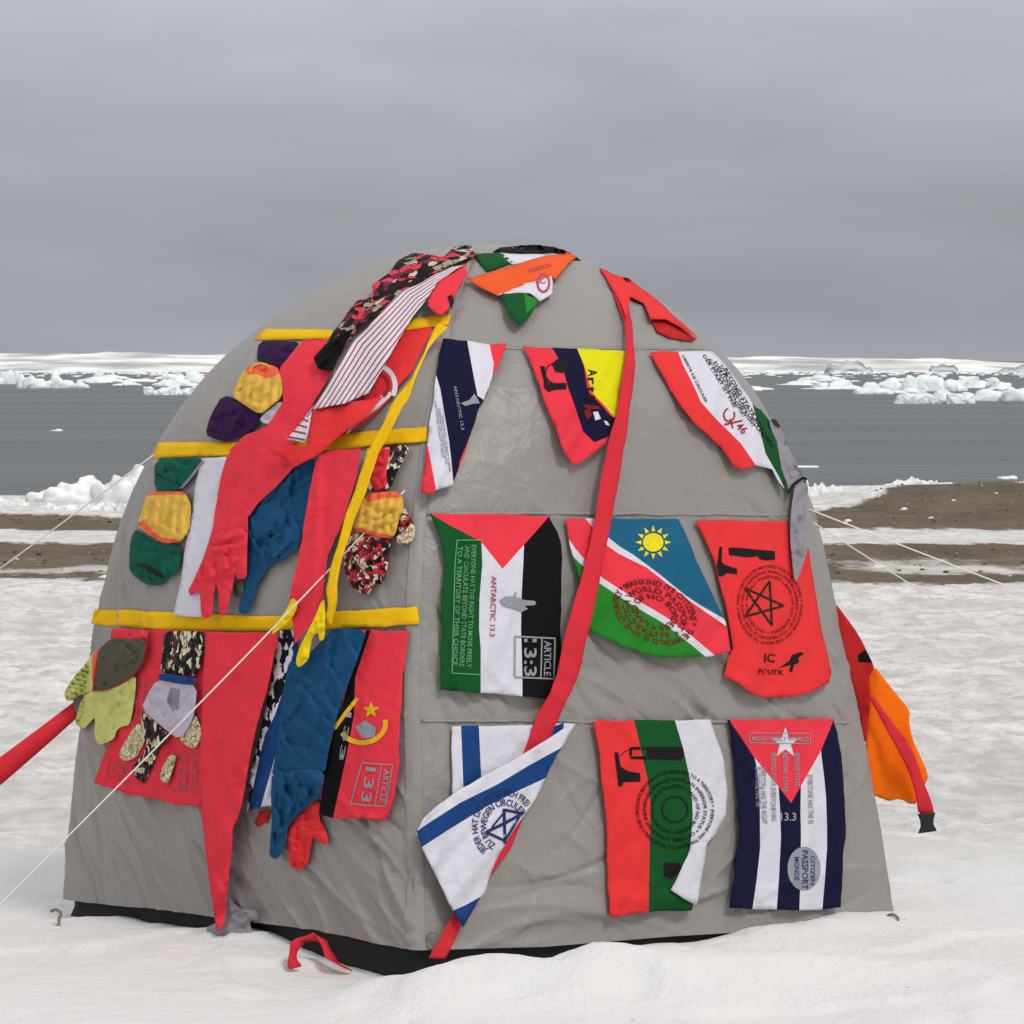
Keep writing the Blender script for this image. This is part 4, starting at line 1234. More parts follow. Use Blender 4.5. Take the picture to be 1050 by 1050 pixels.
Ink().poly([(c[0] + 17 * math.cos(a), c[1] + 22.5 * math.sin(a)) for a in np.linspace(0, 2 * np.pi, 30, endpoint=False)], 4).build('printed_stamp', M['pgrey'], fo, s, up=.001)
Ink().text('MONDE', z2b((805, 595))[0], (0, 1), 5, 24).text('PASSPORT', z2b((835, 570))[0], (0, 1), 6, 40).text('CITIZEN', z2b((868, 590))[0], (0, 1), 4, 30).build('stamp_lettering', M['pblue'], fo, s, up=.0022)
ik = Ink()
for k, (x, y, w) in enumerate(((690, 250, 58), (728, 330, 34), (870, 280, 50), (668, 250, 40))):
    ik.text('EVERYONE HAS THE RIGHT'[:int(w / 2.6)], z2b((x - 14, y))[0], (.02, 1), 5.2, w)
ik.line(z2b((632, 118), (868, 120), (866, 160), (634, 156), (632, 118)), .9).text('MOVE FREELY WORLD', z2b((642, 148))[0], (1, .01), 4.4, 58)
for k in range(3): ik.text('BEYOND STATE', z2b((715 + k * 45, 195))[0], (.01, 1), 5, 40 - 6 * abs(k - 1))
ik.text('13.3', z2b((752, 455))[0], (1, 0), 8, 16)
ik.build('printed_lettering', M['pgrey'], fo, s, up=.0026)

# ------------------------------------------------------------------ cloth streaming off the right edge (in its own plane behind the corner)
def plane_sheet(name, outline, mat, y0, regions=(), parent=None, ripple=.02, slope=0.0, step=4, off=0.0):
    outline = chaikin(outline, 1)
    V2, T = triangulate(outline, step, [r[0] for r in regions])
    P3 = []
    for x, y in V2:
        dep = y0 + slope * (x - 870) / 80 + ripple * math.sin(x / 9.0 + y / 30.0) - off
        P3.append(at_depth(x, y, dep))
    ob = finish(name, P3, T, [mat] + [r[1] for r in regions], face_mats(T, V2, regions), parent)
    ob.modifiers.new('thickness', 'SOLIDIFY').thickness = .002
    return ob


o = plane_sheet('orange_cloth', z5b((160, 372), (210, 308), (250, 360), (292, 412), (350, 482), (345, 520), (352, 562), (362, 600), (382, 642), (422, 732), (405, 772), (382, 792), (376, 842), (345, 842), (330, 830), (300, 822), (270, 832), (235, 818), (200, 806), (178, 600), (165, 480)), M['orange'], -.085, ripple=.016, slope=.05)
tag(o, 'fluorescent orange cloth streaming out behind the right tent edge', 'cloth')
o = plane_sheet('red_cloth', z5b((40, 50), (64, 72), (105, 125), (152, 190), (205, 298), (212, 320), (190, 352), (198, 420), (190, 540), (182, 602), (165, 600), (140, 440), (105, 290)), M['dred'], -.115, [(z5b((148, 268), (178, 248), (206, 300), (150, 296)), M['black'])], ripple=.014, slope=.05, off=.0)
tag(o, 'dark red cloth with a black patch just above the orange cloth', 'cloth')
st = empty('buckle_strap', at_depth(925, 800, -.13))
tag(st, 'red webbing strap with a black plastic buckle hanging over the orange cloth', 'strap')
plane_sheet('webbing', z5b((185, 420), (210, 425), (250, 485), (292, 540), (330, 592), (362, 642), (385, 705), (408, 772), (428, 820), (442, 868), (436, 884), (382, 884), (374, 815), (362, 770), (342, 710), (300, 630), (272, 580), (230, 500)), M['redw'], -.145, parent=st, ripple=.006, slope=.05)
bk = bmesh.new()


def prism(bm, pts, y0, y1):
    a = [bm.verts.new(at_depth(x, y, y0)) for x, y in pts]; b = [bm.verts.new(at_depth(x, y, y1)) for x, y in pts]
    bm.faces.new(a); bm.faces.new(b[::-1])
    n = len(a)
    for i in range(n): bm.faces.new((a[i], a[(i + 1) % n], b[(i + 1) % n], b[i]))


def from_bm(name, bm, mat, parent=None, smooth=False, bev=0):
    bmesh.ops.recalc_face_normals(bm, faces=bm.faces)
    v = [tuple(x.co) for x in bm.verts]
    bm.verts.index_update()
    f = [[q.index for q in p.verts] for p in bm.faces]
    o = finish(name, v, f, [mat], parent=parent, smooth=smooth)
    if bev:
        md = o.modifiers.new('bevel', 'BEVEL'); md.width = bev; md.segments = 2; md.limit_method = 'ANGLE'
    bm.free()
    return o


prism(bk, z5b((378, 880), (448, 874), (440, 902), (440, 920), (454, 946), (380, 956), (390, 928), (388, 905)), -.115, -.090)
from_bm('buckle', bk, M['bplast'], st, bev=.002)

# ------------------------------------------------------------------ guy lines and pegs
def sag(a, b, n=14, s=.02):
    return [a.lerp(b, i / n) - Vector((0, 0, s * 4 * (i / n) * (1 - i / n))) for i in range(n + 1)]


def peg(p, label, parent=None):
    root = empty('tent_peg', p)
    bm = bmesh.new()
    tube('shaft', [p + Vector((0, 0, -.12)), p + Vector((.008, 0, .012))], .005, M['steel'], root)
    tube('hook', [p + Vector((.008, 0, .010)) + Vector((.010 * math.sin(a) - .004 * a, .006 * a, .010 - .010 * math.cos(a))) for a in np.linspace(0, 4.4, 10)], .0045, M['steel'], root)
    bm.free()
    return tag(root, label, 'tent peg', 'tent pegs')


A = drape(415, 503, .03)
B = at_ground(-42, 968, .03)
tag(tube('guy_line', sag(A, B, s=.012), .0023, M['rope']), 'thin white guy line crossing the left tent face down to the snow', 'rope', 'white guy lines')
peg(B, 'steel tent peg holding the guy line that crosses the left face')
A = drape(158, 466, .01)
B = Vector((A.x - 2.9, A.y + 1.0, .02)); pA = at_depth(0, 578, A.y + .42)
B = A + (pA - A) * ((A.z - .02) / (A.z - pA.z))
tag(tube('guy_line', sag(A, B, s=.02), .0023, M['rope']), 'thin white guy line from the left shoulder out past the left picture edge', 'rope', 'white guy lines')
peg(B, 'steel tent peg of the guy line at the far left')
A = drape(829, 522, .0)
pA = at_depth(1050, 603, A.y + .5)
B = A + (pA - A) * ((A.z - .02) / (A.z - pA.z))
tag(tube('guy_line', sag(A, B, s=.02), .0022, M['rope']), 'upper of the two white guy lines on the right', 'rope', 'white guy lines')
peg(B, 'steel tent peg of the upper right guy line')
A = drape(834, 536, .0)
pA = at_depth(945, 602, A.y + .9)
B = A + (pA - A) * ((A.z - .02) / (A.z - pA.z))
tag(tube('guy_line', sag(A, B, s=.02), .0022, M['rope']), 'lower of the two white guy lines on the right', 'rope', 'white guy lines')
peg(B, 'steel tent peg of the lower right guy line')
peg(at_ground(58, 944, .028), 'steel tent peg at the left corner of the tent hem')
peg(at_ground(917, 949, .016), 'steel tent peg at the right corner of the tent hem')

# red strap leaving to the left
S = drape(84, 722, .01); E = at_depth(0, 785, S.y - .10)
E2 = S + (E - S) * ((S.z - .02) / (S.z - E.z))
V = []; Fc = []
n = 30
for i in range(n + 1):
    t = i / n
    c = S.lerp(E2, t) - Vector((0, 0, .02 * 4 * t * (1 - t)))
    w = (.021 + .015 * min(1, t * 3.2))
    dd = (E2 - S).normalized()
    nrm = Vector((-dd.z, .22 * math.sin(t * 5), dd.x)).normalized() * -w
    V += [c - nrm, c + Vector((0, -.003, 0)), c + nrm]
    if i:
        k = 3 * i
        Fc += [(k - 3, k - 2, k + 1, k), (k - 2, k - 1, k + 2, k + 1)]
st = empty('red_strap', S)
tag(st, 'wide red strap stretched from the left tent edge down past the left picture edge', 'strap')
o = finish('webbing', V, Fc, [M['redw']], parent=st)
o.modifiers.new('thickness', 'SOLIDIFY').thickness = .002
bm = bmesh.new()
prism(bm, [(74, 716), (83, 708), (88, 716), (86, 728), (78, 732)], S.y - .02, S.y + .01)
from_bm('clip', bm, plain('grey_plastic', (96, 98, 92), 1, .5), st, bev=.003)

# ------------------------------------------------------------------ ground
SEA = -1.2


def ground_h(x, y):
    x = np.asarray(x, float); y = np.asarray(y, float)
    h = .035 * fbm(x / 2.6, y / 3.2, 3, 21)
    slush = sstep(.8, 3.5, y) * (1 - sstep(17, 19, y))
    bed = fbm(x / .55, y / .9, 5, 5, .55)
    h = h + slush * (.030 * bed + .022 * np.abs(vnoise(x / .20, y / .30, 8)) + .030 * fbm(x / .9, y / .7, 3, 33) + .030 * np.abs(fbm(x / .11, y / .13, 4, 35)))
    near = 1 - sstep(.8, 3.5, y)
    h = h + near * (.010 * fbm(x / .22, y / .22, 4, 6) + .004 * fbm(x / .06, y / .06, 3, 16))
    # trodden dips
    h = h - near * .02 * sstep(.12, .3, fbm(x / .34, y / .42, 2, 44))
    # flat under the tent
    rt = np.hypot(x, y)
    h = h * sstep(.6, 1.5, rt + .3 * np.abs(x))
    # crest of drifted snow in front of the right face
    h = h + .132 * np.exp(-((y + 1.60 - .06 * x) / .20) ** 2) * sstep(-.52, -.02, x) * (1 - .55 * sstep(.5, 1.6, x)) * (1 + .22 * fbm(x / .3, y / .25, 4, 12))
    line = -1.27 + (x + .12) * .98                       # foot of the right face
    d = (line - y) * .7
    h = h + .045 * np.exp(-((d - .16) / .12) ** 2) * sstep(.0, .2, x) * (1 - sstep(1.0, 1.5, x)) * (1 + .3 * fbm(x / .2, y / .2, 4, 17))
    h = h + .085 * np.exp(-((y + 1.95 - .32 * (x - 1.1)) / .28) ** 2) * sstep(.6, 1.5, x)
    h = h + .058 * np.exp(-(((x + .70) / .34) ** 2 + ((y + .78) / .34) ** 2)) * (1 + .4 * fbm(x / .15, y / .15, 3, 61))
    h = h + .026 * np.exp(-(((x + 1.05) / .45) ** 2 + ((y + .30) / .45) ** 2))
    # beach: low gravel bank, higher to the right
    bank = np.exp(-((y - 34.6) / 2.6) ** 2)
    h = h + bank * (.07 + .20 * sstep(1.6, 5.0, x) * (1 - .35 * sstep(6, 9, x))) + sstep(18, 20, y) * .04 * fbm(x / 1.5, y / 3, 4, 50)
    # drop to the sea
    t = sstep(37.2, 41.0, y)
    h = h * (1 - t) + (SEA - .9) * t
    return h


xs = np.r_[-400, -200, -90, -50, -30, -20, np.linspace(-13, -4.2, 60), np.linspace(-4.1, 4.1, 380), np.linspace(4.2, 13, 60), 20, 30, 50, 90, 200, 400]
ys = np.r_[-400, -150, -60, -30, -18, -12, -8, -6, np.linspace(-5, -2.6, 20), np.linspace(-2.5, 0, 170), np.linspace(.02, 5, 150), np.linspace(5.03, 19, 430), np.linspace(19.1, 42, 200), 46, 54, 70, 120, 300]
XX, YY = np.meshgrid(xs, ys, indexing='ij')
ZZ = ground_h(XX, YY)


def mat_ground():
    m, nt, b = new_mat('snow_and_gravel')
    L = nt.links.new
    geo = N(nt, 'ShaderNodeNewGeometry')
    sp_ = N(nt, 'ShaderNodeSeparateXYZ')
    L(geo.outputs['Position'], sp_.inputs[0])

    def noise(scale, detail=4, sc=(1, 1, 1), rough=.55):
        mp = N(nt, 'ShaderNodeMapping'); mp.inputs['Scale'].default_value = sc
        L(geo.outputs['Position'], mp.inputs['Vector'])
        n = N(nt, 'ShaderNodeTexNoise', i_Scale=scale, i_Detail=float(detail), i_Roughness=rough)
        L(mp.outputs[0], n.inputs['Vector'])
        return n.outputs['Fac']

    def math_(op, a, b_=None, c=None):
        n = N(nt, 'ShaderNodeMath', operation=op)
        for i, v in enumerate((a, b_, c)):
            if v is None: continue
            if isinstance(v, (int, float)): n.inputs[i].default_value = v
            else: L(v, n.inputs[i])
        return n.outputs[0]

    def step(x, e0, e1):
        n = N(nt, 'ShaderNodeMapRange', interpolation_type='SMOOTHSTEP')
        n.inputs[1].default_value = e0; n.inputs[2].default_value = e1
        L(x, n.inputs[0])
        return n.outputs[0]
    # warped distance from the tent towards the sea
    w = math_('MULTIPLY_ADD', noise(.45, 5, (1, .6, 1)), 3.0, -1.5)
    w2 = math_('MULTIPLY_ADD', noise(3.2, 7, (1, .30, 1), .68), 3.2, -1.6)
    Yw = math_('ADD', math_('ADD', sp_.outputs[1], math_('MULTIPLY', w, .8)), w2)
    Yn = math_('ADD', sp_.outputs[1], math_('MULTIPLY', w2, .9))
    # gravel from 18 m to the bank; a clean snow lane and thinner slush streaks inside it
    grav = math_('MULTIPLY', step(math_('MULTIPLY_ADD', sp_.outputs[0], .09, Yn), 17.9, 18.5), math_('SUBTRACT', 1.0, step(math_('SUBTRACT', Yn, math_('MULTIPLY', step(sp_.outputs[0], 3.4, 5.4), 4.6)), 31.0, 31.5)))
    lane = math_('MULTIPLY', step(Yn, 24.4, 24.9), math_('SUBTRACT', 1.0, step(Yn, 27.5, 28.0)))
    lane2 = math_('MULTIPLY', math_('MULTIPLY', step(Yw, 19.0, 19.8), math_('SUBTRACT', 1.0, step(Yw, 20.6, 21.6))), step(noise(1.3, 5, (.5, .3, 1)), .40, .52))
    spots = step(noise(1.6, 5, (1, .22, 1), .6), .66, .70)
    snow = math_('MAXIMUM', math_('MAXIMUM', lane, math_('MULTIPLY', lane2, .85)), spots)
    grav = math_('MULTIPLY', grav, math_('SUBTRACT', 1.0, snow))
    # snow tones
    mxs = N(nt, 'ShaderNodeMix', data_type='RGBA')
    mxs.inputs[6].default_value = (.52, .495, .465, 1); mxs.inputs[7].default_value = (.82, .805, .795, 1)
    far = step(sp_.outputs[1], .6, 3.0)
    s1 = step(noise(6.0, 8, (1, .6, 1), .70), .33, .64)
    s1 = math_('MULTIPLY', s1, math_('MULTIPLY_ADD', step(noise(1.1, 5, (1, .7, 1), .6), .38, .60), .55, .45))
    s1b = math_('MAXIMUM', s1, math_('SUBTRACT', 1.0, math_('MULTIPLY', far, .95)))
    L(s1b, mxs.inputs[0])
    # specks of grit on the near snow
    sp1 = step(noise(26.0, 3), .70, .73)
    dirt = math_('MULTIPLY', math_('MULTIPLY', sp1, step(noise(2.2, 2), .56, .66)), .7)
    mxd = N(nt, 'ShaderNodeMix', data_type='RGBA')
    mxd.inputs[7].default_value = (.16, .12, .10, 1)
    L(dirt, mxd.inputs[0]); L(mxs.outputs[2], mxd.inputs[6])
    # gravel tones
    mxg = N(nt, 'ShaderNodeValToRGB')
    e = mxg.color_ramp.elements
    e[0].position = .3; e[0].color = (.026, .020, .011, 1); e[1].position = .64; e[1].color = (.175, .132, .080, 1)
    L(math_('MULTIPLY_ADD', noise(11, 7, (.5, .5, 1), .8), .65, math_('MULTIPLY', noise(.9, 4, (1, .7, 1)), .4)), mxg.inputs[0])
    mx = N(nt, 'ShaderNodeMix', data_type='RGBA')
    L(grav, mx.inputs[0]); L(mxd.outputs[2], mx.inputs[6]); L(mxg.outputs[0], mx.inputs[7])
    L(mx.outputs[2], b.inputs['Base Color'])
    b.inputs['Roughness'].default_value = .75
    b.inputs['Specular IOR Level'].default_value = .2
    bp = N(nt, 'ShaderNodeBump', i_Strength=.7, i_Distance=.04)
    L(noise(11, 8, (1, 1, 1), .72), bp.inputs['Height']); L(bp.outputs[0], b.inputs['Normal'])
    return m


gf = grid_faces(len(xs), len(ys), False)
g_ = finish('snow_ground', np.stack([XX, YY, ZZ], -1).reshape(-1, 3), gf[:, ::-1] if False else gf, [mat_ground()], origin=(0, 0, 0))
tag(g_, 'snow field with slush, brown gravel strips and a bank at the shore', kind='structure')


# stones and clods of old snow lying on the gravel, too many to count
def scatter(name, n, y0, y1, smin, smax, mat, seed, flat_=.6):
    r_ = random.Random(seed)
    V = []; Fc = []
    for k in range(n):
        y = r_.uniform(y0, y1); x = r_.uniform(-9, 9)
        if 23.8 < y < 28.6 or (y > 31 and x < 4.2): continue
        sz = smin + (smax - smin) * r_.random() ** 4
        z = float(ground_h(x, y))
        m_ = 6; b0 = len(V); ph = r_.random() * 6
        for rk, zk in ((1.0, -.3), (.95, .3), (.45, 1.0)):
            for q in range(m_):
                a = ph + q * 2 * math.pi / m_
                rr_ = sz * rk * r_.uniform(.7, 1.25)
                V.append((x + rr_ * math.cos(a), y + rr_ * math.sin(a), z + sz * flat_ * zk * r_.uniform(.8, 1.2)))
        for lv in range(2):
            for q in range(m_):
                Fc.append((b0 + lv * m_ + q, b0 + lv * m_ + (q + 1) % m_, b0 + (lv + 1) * m_ + (q + 1) % m_, b0 + (lv + 1) * m_ + q))
        Fc.append(tuple(b0 + 2 * m_ + q for q in range(m_)))
    return finish(name, V, Fc, [mat], smooth=False)


def mat_stone(name, cols):
    m, nt, b = new_mat(name)
    geo = N(nt, 'ShaderNodeNewGeometry')
    cr_ = N(nt, 'ShaderNodeValToRGB')
    e_ = cr_.color_ramp.elements
    e_[0].color = cols[0]; e_[1].color = cols[1]
    nt.links.new(geo.outputs['Random Per Island'], cr_.inputs[0])
    nt.links.new(cr_.outputs[0], b.inputs['Base Color'])
    b.inputs['Roughness'].default_value = .8
    return m


tag(scatter('beach_stones', 5200, 18.6, 35.5, .005, .030, mat_stone('beach_stone', ((.02, .016, .012, 1), (.21, .17, .125, 1))), 5), 'pebbles and stones strewn over the brown gravel strips', 'stones', kind='stuff')
tag(scatter('snow_clods', 260, 18.4, 35.0, .008, .055, mat_stone('old_snow', ((.62, .60, .58, 1), (.84, .83, .82, 1))), 6, .45), 'small clods of old snow lying on the gravel', 'snow', kind='stuff')


# sea
def mat_sea():
    m, nt, b = new_mat('grey_sea_water')
    L = nt.links.new
    geo = N(nt, 'ShaderNodeNewGeometry')
    b.inputs['Base Color'].default_value = (.040, .049, .052, 1)
    b.inputs['Roughness'].default_value = .30
    b.inputs['IOR'].default_value = 1.33
    mp = N(nt, 'ShaderNodeMapping'); mp.inputs['Scale'].default_value = (.5, 1, 1)
    L(geo.outputs['Position'], mp.inputs['Vector'])
    n1 = N(nt, 'ShaderNodeTexNoise', i_Scale=.9, i_Detail=6.0, i_Roughness=.62)
    L(mp.outputs[0], n1.inputs['Vector'])
    bp = N(nt, 'ShaderNodeBump', i_Strength=.6, i_Distance=.7)
    L(n1.outputs['Fac'], bp.inputs['Height']); L(bp.outputs[0], b.inputs['Normal'])
    # wind lanes
    mp2 = N(nt, 'ShaderNodeMapping'); mp2.inputs['Scale'].default_value = (.12, 1, 1)
    L(geo.outputs['Position'], mp2.inputs['Vector'])
    n2 = N(nt, 'ShaderNodeTexNoise', i_Scale=.06, i_Detail=4.0)
    L(mp2.outputs[0], n2.inputs['Vector'])
    mr = N(nt, 'ShaderNodeMapRange'); mr.inputs[3].default_value = .22; mr.inputs[4].default_value = .42
    L(n2.outputs['Fac'], mr.inputs[0]); L(mr.outputs[0], b.inputs['Roughness'])
    return m


s_ = finish('sea', [(-30000, 37.5, SEA), (30000, 37.5, SEA), (30000, 30000, SEA), (-30000, 30000, SEA)], [(0, 1, 2, 3)], [mat_sea()], origin=(0, 0, SEA))
tag(s_, 'grey rippled sea between the beach and the far ice', kind='structure')


# ------------------------------------------------------------------ ice
def mat_ice(name, c0, c1, scale, rough=.6, bump=.5, bd=.1, stretch=(1, 1, 1)):
    m, nt, b = new_mat(name)
    L = nt.links.new
    geo = N(nt, 'ShaderNodeNewGeometry')
    mp = N(nt, 'ShaderNodeMapping'); mp.inputs['Scale'].default_value = stretch
    L(geo.outputs['Position'], mp.inputs['Vector'])
    n = N(nt, 'ShaderNodeTexNoise', i_Scale=scale, i_Detail=5.0)
    L(mp.outputs[0], n.inputs['Vector'])
    mr = N(nt, 'ShaderNodeMapRange', interpolation_type='SMOOTHSTEP'); mr.inputs[1].default_value = .35; mr.inputs[2].default_value = .65
    L(n.outputs['Fac'], mr.inputs[0])
    mx = N(nt, 'ShaderNodeMix', data_type='RGBA'); mx.inputs[6].default_value = c0; mx.inputs[7].default_value = c1
    L(mr.outputs[0], mx.inputs[0]); L(mx.outputs[2], b.inputs['Base Color'])
    b.inputs['Roughness'].default_value = rough
    bp = N(nt, 'ShaderNodeBump', i_Strength=bump, i_Distance=bd)
    L(n.outputs['Fac'], bp.inputs['Height']); L(bp.outputs[0], b.inputs['Normal'])
    return m


ICE = mat_ice('pale_blue_ice', (.74, .80, .82, 1), (.87, .89, .90, 1), .25, bd=.4)
SNOWICE = mat_ice('packed_shore_ice', (.66, .68, .68, 1), (.88, .88, .88, 1), 3.0, bd=.06)
HILL = mat_ice('far_snow_slope', (.36, .365, .385, 1), (.92, .91, .87, 1), .045, bump=.3, bd=2, stretch=(1, .3, 14))
ROCK = mat_ice('far_grey_rock', (.20, .20, .225, 1), (.62, .61, .63, 1), .12, rough=.9, bump=.5, bd=1.5, stretch=(1.5, 1, 1))


def lumps(name, pieces, mat, seed, disp=.12, sub=2, smooth=False):
    """ice block made of a few broken lumps: pieces = (centre, (w, d, h))"""
    rnd = random.Random(seed)
    V = []; Fc = []
    for c, (w, d, h) in pieces:
        bm = bmesh.new()
        if smooth:
            bmesh.ops.create_icosphere(bm, subdivisions=4 if name == 'shore_ice' else 3, radius=1.0)
            sd_ = rnd.uniform(0, 90)
            for v in bm.verts:
                q = v.co.copy()
                n_ = float(fbm(q.x * 1.6 + sd_, q.z * 1.8 + q.y * 1.4, 3, seed % 11)) * (.55 if name == 'shore_ice' else .34) + float(fbm(q.x * 5 + sd_, q.z * 6 + q.y * 5, 3, seed % 7)) * .16
                q = q * (1 + n_)
                q.z = max(q.z, -.25)
                v.co = Vector((q.x * w / 2, q.y * d / 2, q.z * h * .98))
            bm.verts.index_update()
            b0 = len(V)
            V += [tuple(v.co + Vector(c)) for v in bm.verts]
            Fc += [[q.index + b0 for q in f.verts] for f in bm.faces]
            bm.free()
            continue
        for k in range(16):
            a = rnd.uniform(0, 6.283); r = math.sqrt(rnd.random()) if k > 6 else 1.0
            zz = rnd.uniform(.55, 1.0) * (1 - .5 * r * rnd.random()) if k > 6 else rnd.uniform(0, .3)
            bm.verts.new((w / 2 * r * math.cos(a), d / 2 * r * math.sin(a), h * zz))
        for k in range(7):
            a = k * .9 + rnd.random()
            bm.verts.new((w / 2 * math.cos(a), d / 2 * math.sin(a), -.15 * h))
        r_ = bmesh.ops.convex_hull(bm, input=bm.verts)
        for v in [v for v in bm.verts if not v.link_faces]: bm.verts.remove(v)
        if sub:
            bmesh.ops.triangulate(bm, faces=bm.faces)
            bmesh.ops.subdivide_edges(bm, edges=bm.edges, cuts=sub, use_grid_fill=True)
            bm.normal_update()
            for v in bm.verts:
                s_ = min(w, h * 2)
                n_ = float(fbm(v.co.x / s_ * 4 + seed, v.co.z / s_ * 5 + v.co.y / s_ * 3, 3, seed % 13))
                v.co += v.normal * n_ * disp * s_
        bm.verts.index_update()
        b0 = len(V)
        V += [tuple(v.co + Vector(c)) for v in bm.verts]
        Fc += [[q.index + b0 for q in f.verts] for f in bm.faces]
        bm.free()
    return finish(name, V, Fc, [mat], smooth=smooth)


def on_sea(px, py):
    return at_ground(px, py, SEA)


def berg(x0, x1, ytop, ybot, label, seed, n=4, group=None):
    p = on_sea((x0 + x1) / 2, ybot)
    m_per_px = (p.y - CAM.y) / F
    W = (x1 - x0) * m_per_px; Hh = (ybot - ytop) * m_per_px * .85
    rnd = random.Random(seed)
    pcs = []
    n = n + 3 if n > 3 else n
    for k in range(n):
        f = (k + .5) / n
        w = W / n * rnd.uniform(1.7, 3.2); h = Hh * (rnd.uniform(.35, .75) if k != n // 2 else .80)
        pcs.append(((p.x - W / 2 + W * f + rnd.uniform(-.05, .05) * W, p.y + rnd.uniform(-.2, .4) * W, SEA), (w, w * rnd.uniform(.7, 1.2), h)))
    o = lumps('iceberg' if group != 'drifting ice floes' else 'ice_floe', pcs, ICE, seed, sub=2, disp=.10, smooth=(seed % 3 != 0))
    return tag(o, label, 'iceberg' if group != 'drifting ice floes' else 'ice floe', group)


IB = 'icebergs off the far shore'
berg(18, 84, 374, 398, 'broad low pale blue iceberg left of the tent, second from the left picture edge', 1, 5, IB)
berg(-12, 24, 374, 394, 'pale blue iceberg cut by the left picture edge', 2, 4, IB)
berg(150, 202, 385, 405, 'jagged pale blue iceberg close to the left flank of the tent', 3, 5, IB)
berg(168, 225, 378, 394, 'wide iceberg just behind the jagged one by the left flank of the tent', 4, 4, IB)
berg(80, 152, 386, 392, 'long thin line of ice between the two iceberg clusters on the left', 5, 6, IB)
berg(925, 1000, 388, 414, 'peaked pale iceberg with floes at its foot, nearest of those on the right', 6, 5, IB)
berg(880, 912, 386, 404, 'small pointed iceberg standing alone on the right water', 7, 3, IB)
berg(1012, 1075, 391, 411, 'pale blue iceberg cut by the right picture edge', 8, 3, IB)
berg(842, 878, 382, 399, 'flat topped iceberg right of the tent, first in the row', 9, 3, IB)
berg(905, 985, 376, 401, 'long iceberg behind the peaked one on the right', 10, 6, IB)
berg(970, 1030, 377, 398, 'bluish iceberg behind the right hand cluster', 12, 4, IB)
rnd = random.Random(3)
FL = 'drifting ice floes'
for k in range(30):
    if k < 12: x = rnd.uniform(60, 235)
    else: x = rnd.uniform(755, 1060)
    yb = rnd.uniform(388, 397) if k < 12 else rnd.uniform(390, 402) + max(0, (x - 880)) * .04
    w = rnd.uniform(10, 34)
    berg(x - w / 2, x + w / 2, yb - rnd.uniform(3, 9), yb, 'small pale ice floe drifting in the brash ice before the far shore', 40 + k, 3, FL)
for (x, y, w, h, lab) in ((825, 479, 16, 2.4, 'lone flat floe on the water beside the right tent shoulder'), (1034, 491, 11, 5, 'lone floe on the water near the right edge, just beyond the beach'), (58, 442, 8, 3, 'lone tiny floe on the open water left of the tent')):
    berg(x - w / 2, x + w / 2, y - h, y, lab, int(x), 2, FL)

# far snow hills
def hills(name, prof, y0, depth, mat, seed, label):
    """ridge line profile = [(px, py)] seen at distance y0 + depth/2"""
    xs_ = np.linspace(prof[0][0], prof[-1][0], 640)
    V = []; nr = 7
    for i, x in enumerate(xs_):
        top = np.interp(x, [p[0] for p in prof], [p[1] for p in prof])
        for j in range(nr):
            f = j / (nr - 1)
            y = y0 + depth * f
            ht = (CAM.z + (370 - top) * (y0 + depth * .6 - CAM.y) / F) - SEA
            hh = ht * math.sin(math.pi * min(1, f / .6) / 2) if f <= .6 else ht * (1 - (f - .6) / .4 * .5)
            hh *= 1 + .16 * float(fbm(x / 30 + seed, f * 3, 3, seed)) * (1 - abs(f - .6))
            V.append((CAM.x + (x - 525) / F * (y - CAM.y) if True else 0, y, SEA - 1 + hh))
    Fc = [(i * nr + j, (i + 1) * nr + j, (i + 1) * nr + j + 1, i * nr + j + 1) for i in range(639) for j in range(nr - 1)]
    return tag(finish(name, V, Fc, [mat]), label, kind='structure')


hills('snowy_hills', [(-4200, 358), (-2600, 350), (-1500, 357), (-900, 352), (-300, 356), (0, 359), (120, 357), (240, 361), (400, 360), (640, 360), (750, 362), (860, 363), (960, 364), (1050, 368), (1300, 362), (1900, 354), (2700, 360), (3800, 351), (5200, 358)], 980, 330, HILL, 3, 'far snow covered slopes along the horizon')
hills('rock_outcrop', [(838, 386), (845, 377), (849, 370), (853, 367), (860, 368), (868, 365), (873, 367), (879, 366), (884, 368), (888, 373), (892, 372), (896, 378), (902, 386)], 930, 60, ROCK, 5, 'dark rock face in the far snow on the right')
hills('rock_outcrop', [(944, 386), (952, 376), (955, 369), (960, 370), (966, 368), (972, 370), (978, 369), (984, 376), (996, 386)], 930, 60, ROCK, 6, 'darker rock face in the far snow near the right edge')
hills('rock_outcrop', [(1002, 386), (1014, 379), (1022, 377), (1030, 372), (1040, 373), (1052, 368), (1080, 370), (1120, 386)], 930, 60, ROCK, 8, 'grey rock at the right picture edge')
hills('rock_outcrop', [(70, 386), (85, 381), (110, 379), (140, 381), (152, 386)], 900, 50, ROCK, 7, 'low grey shore under the far snow on the left')
hills('rock_outcrop', [(760, 386), (775, 378), (800, 381), (830, 386)], 900, 50, ROCK, 9, 'low grey shore under the far snow right of the tent')

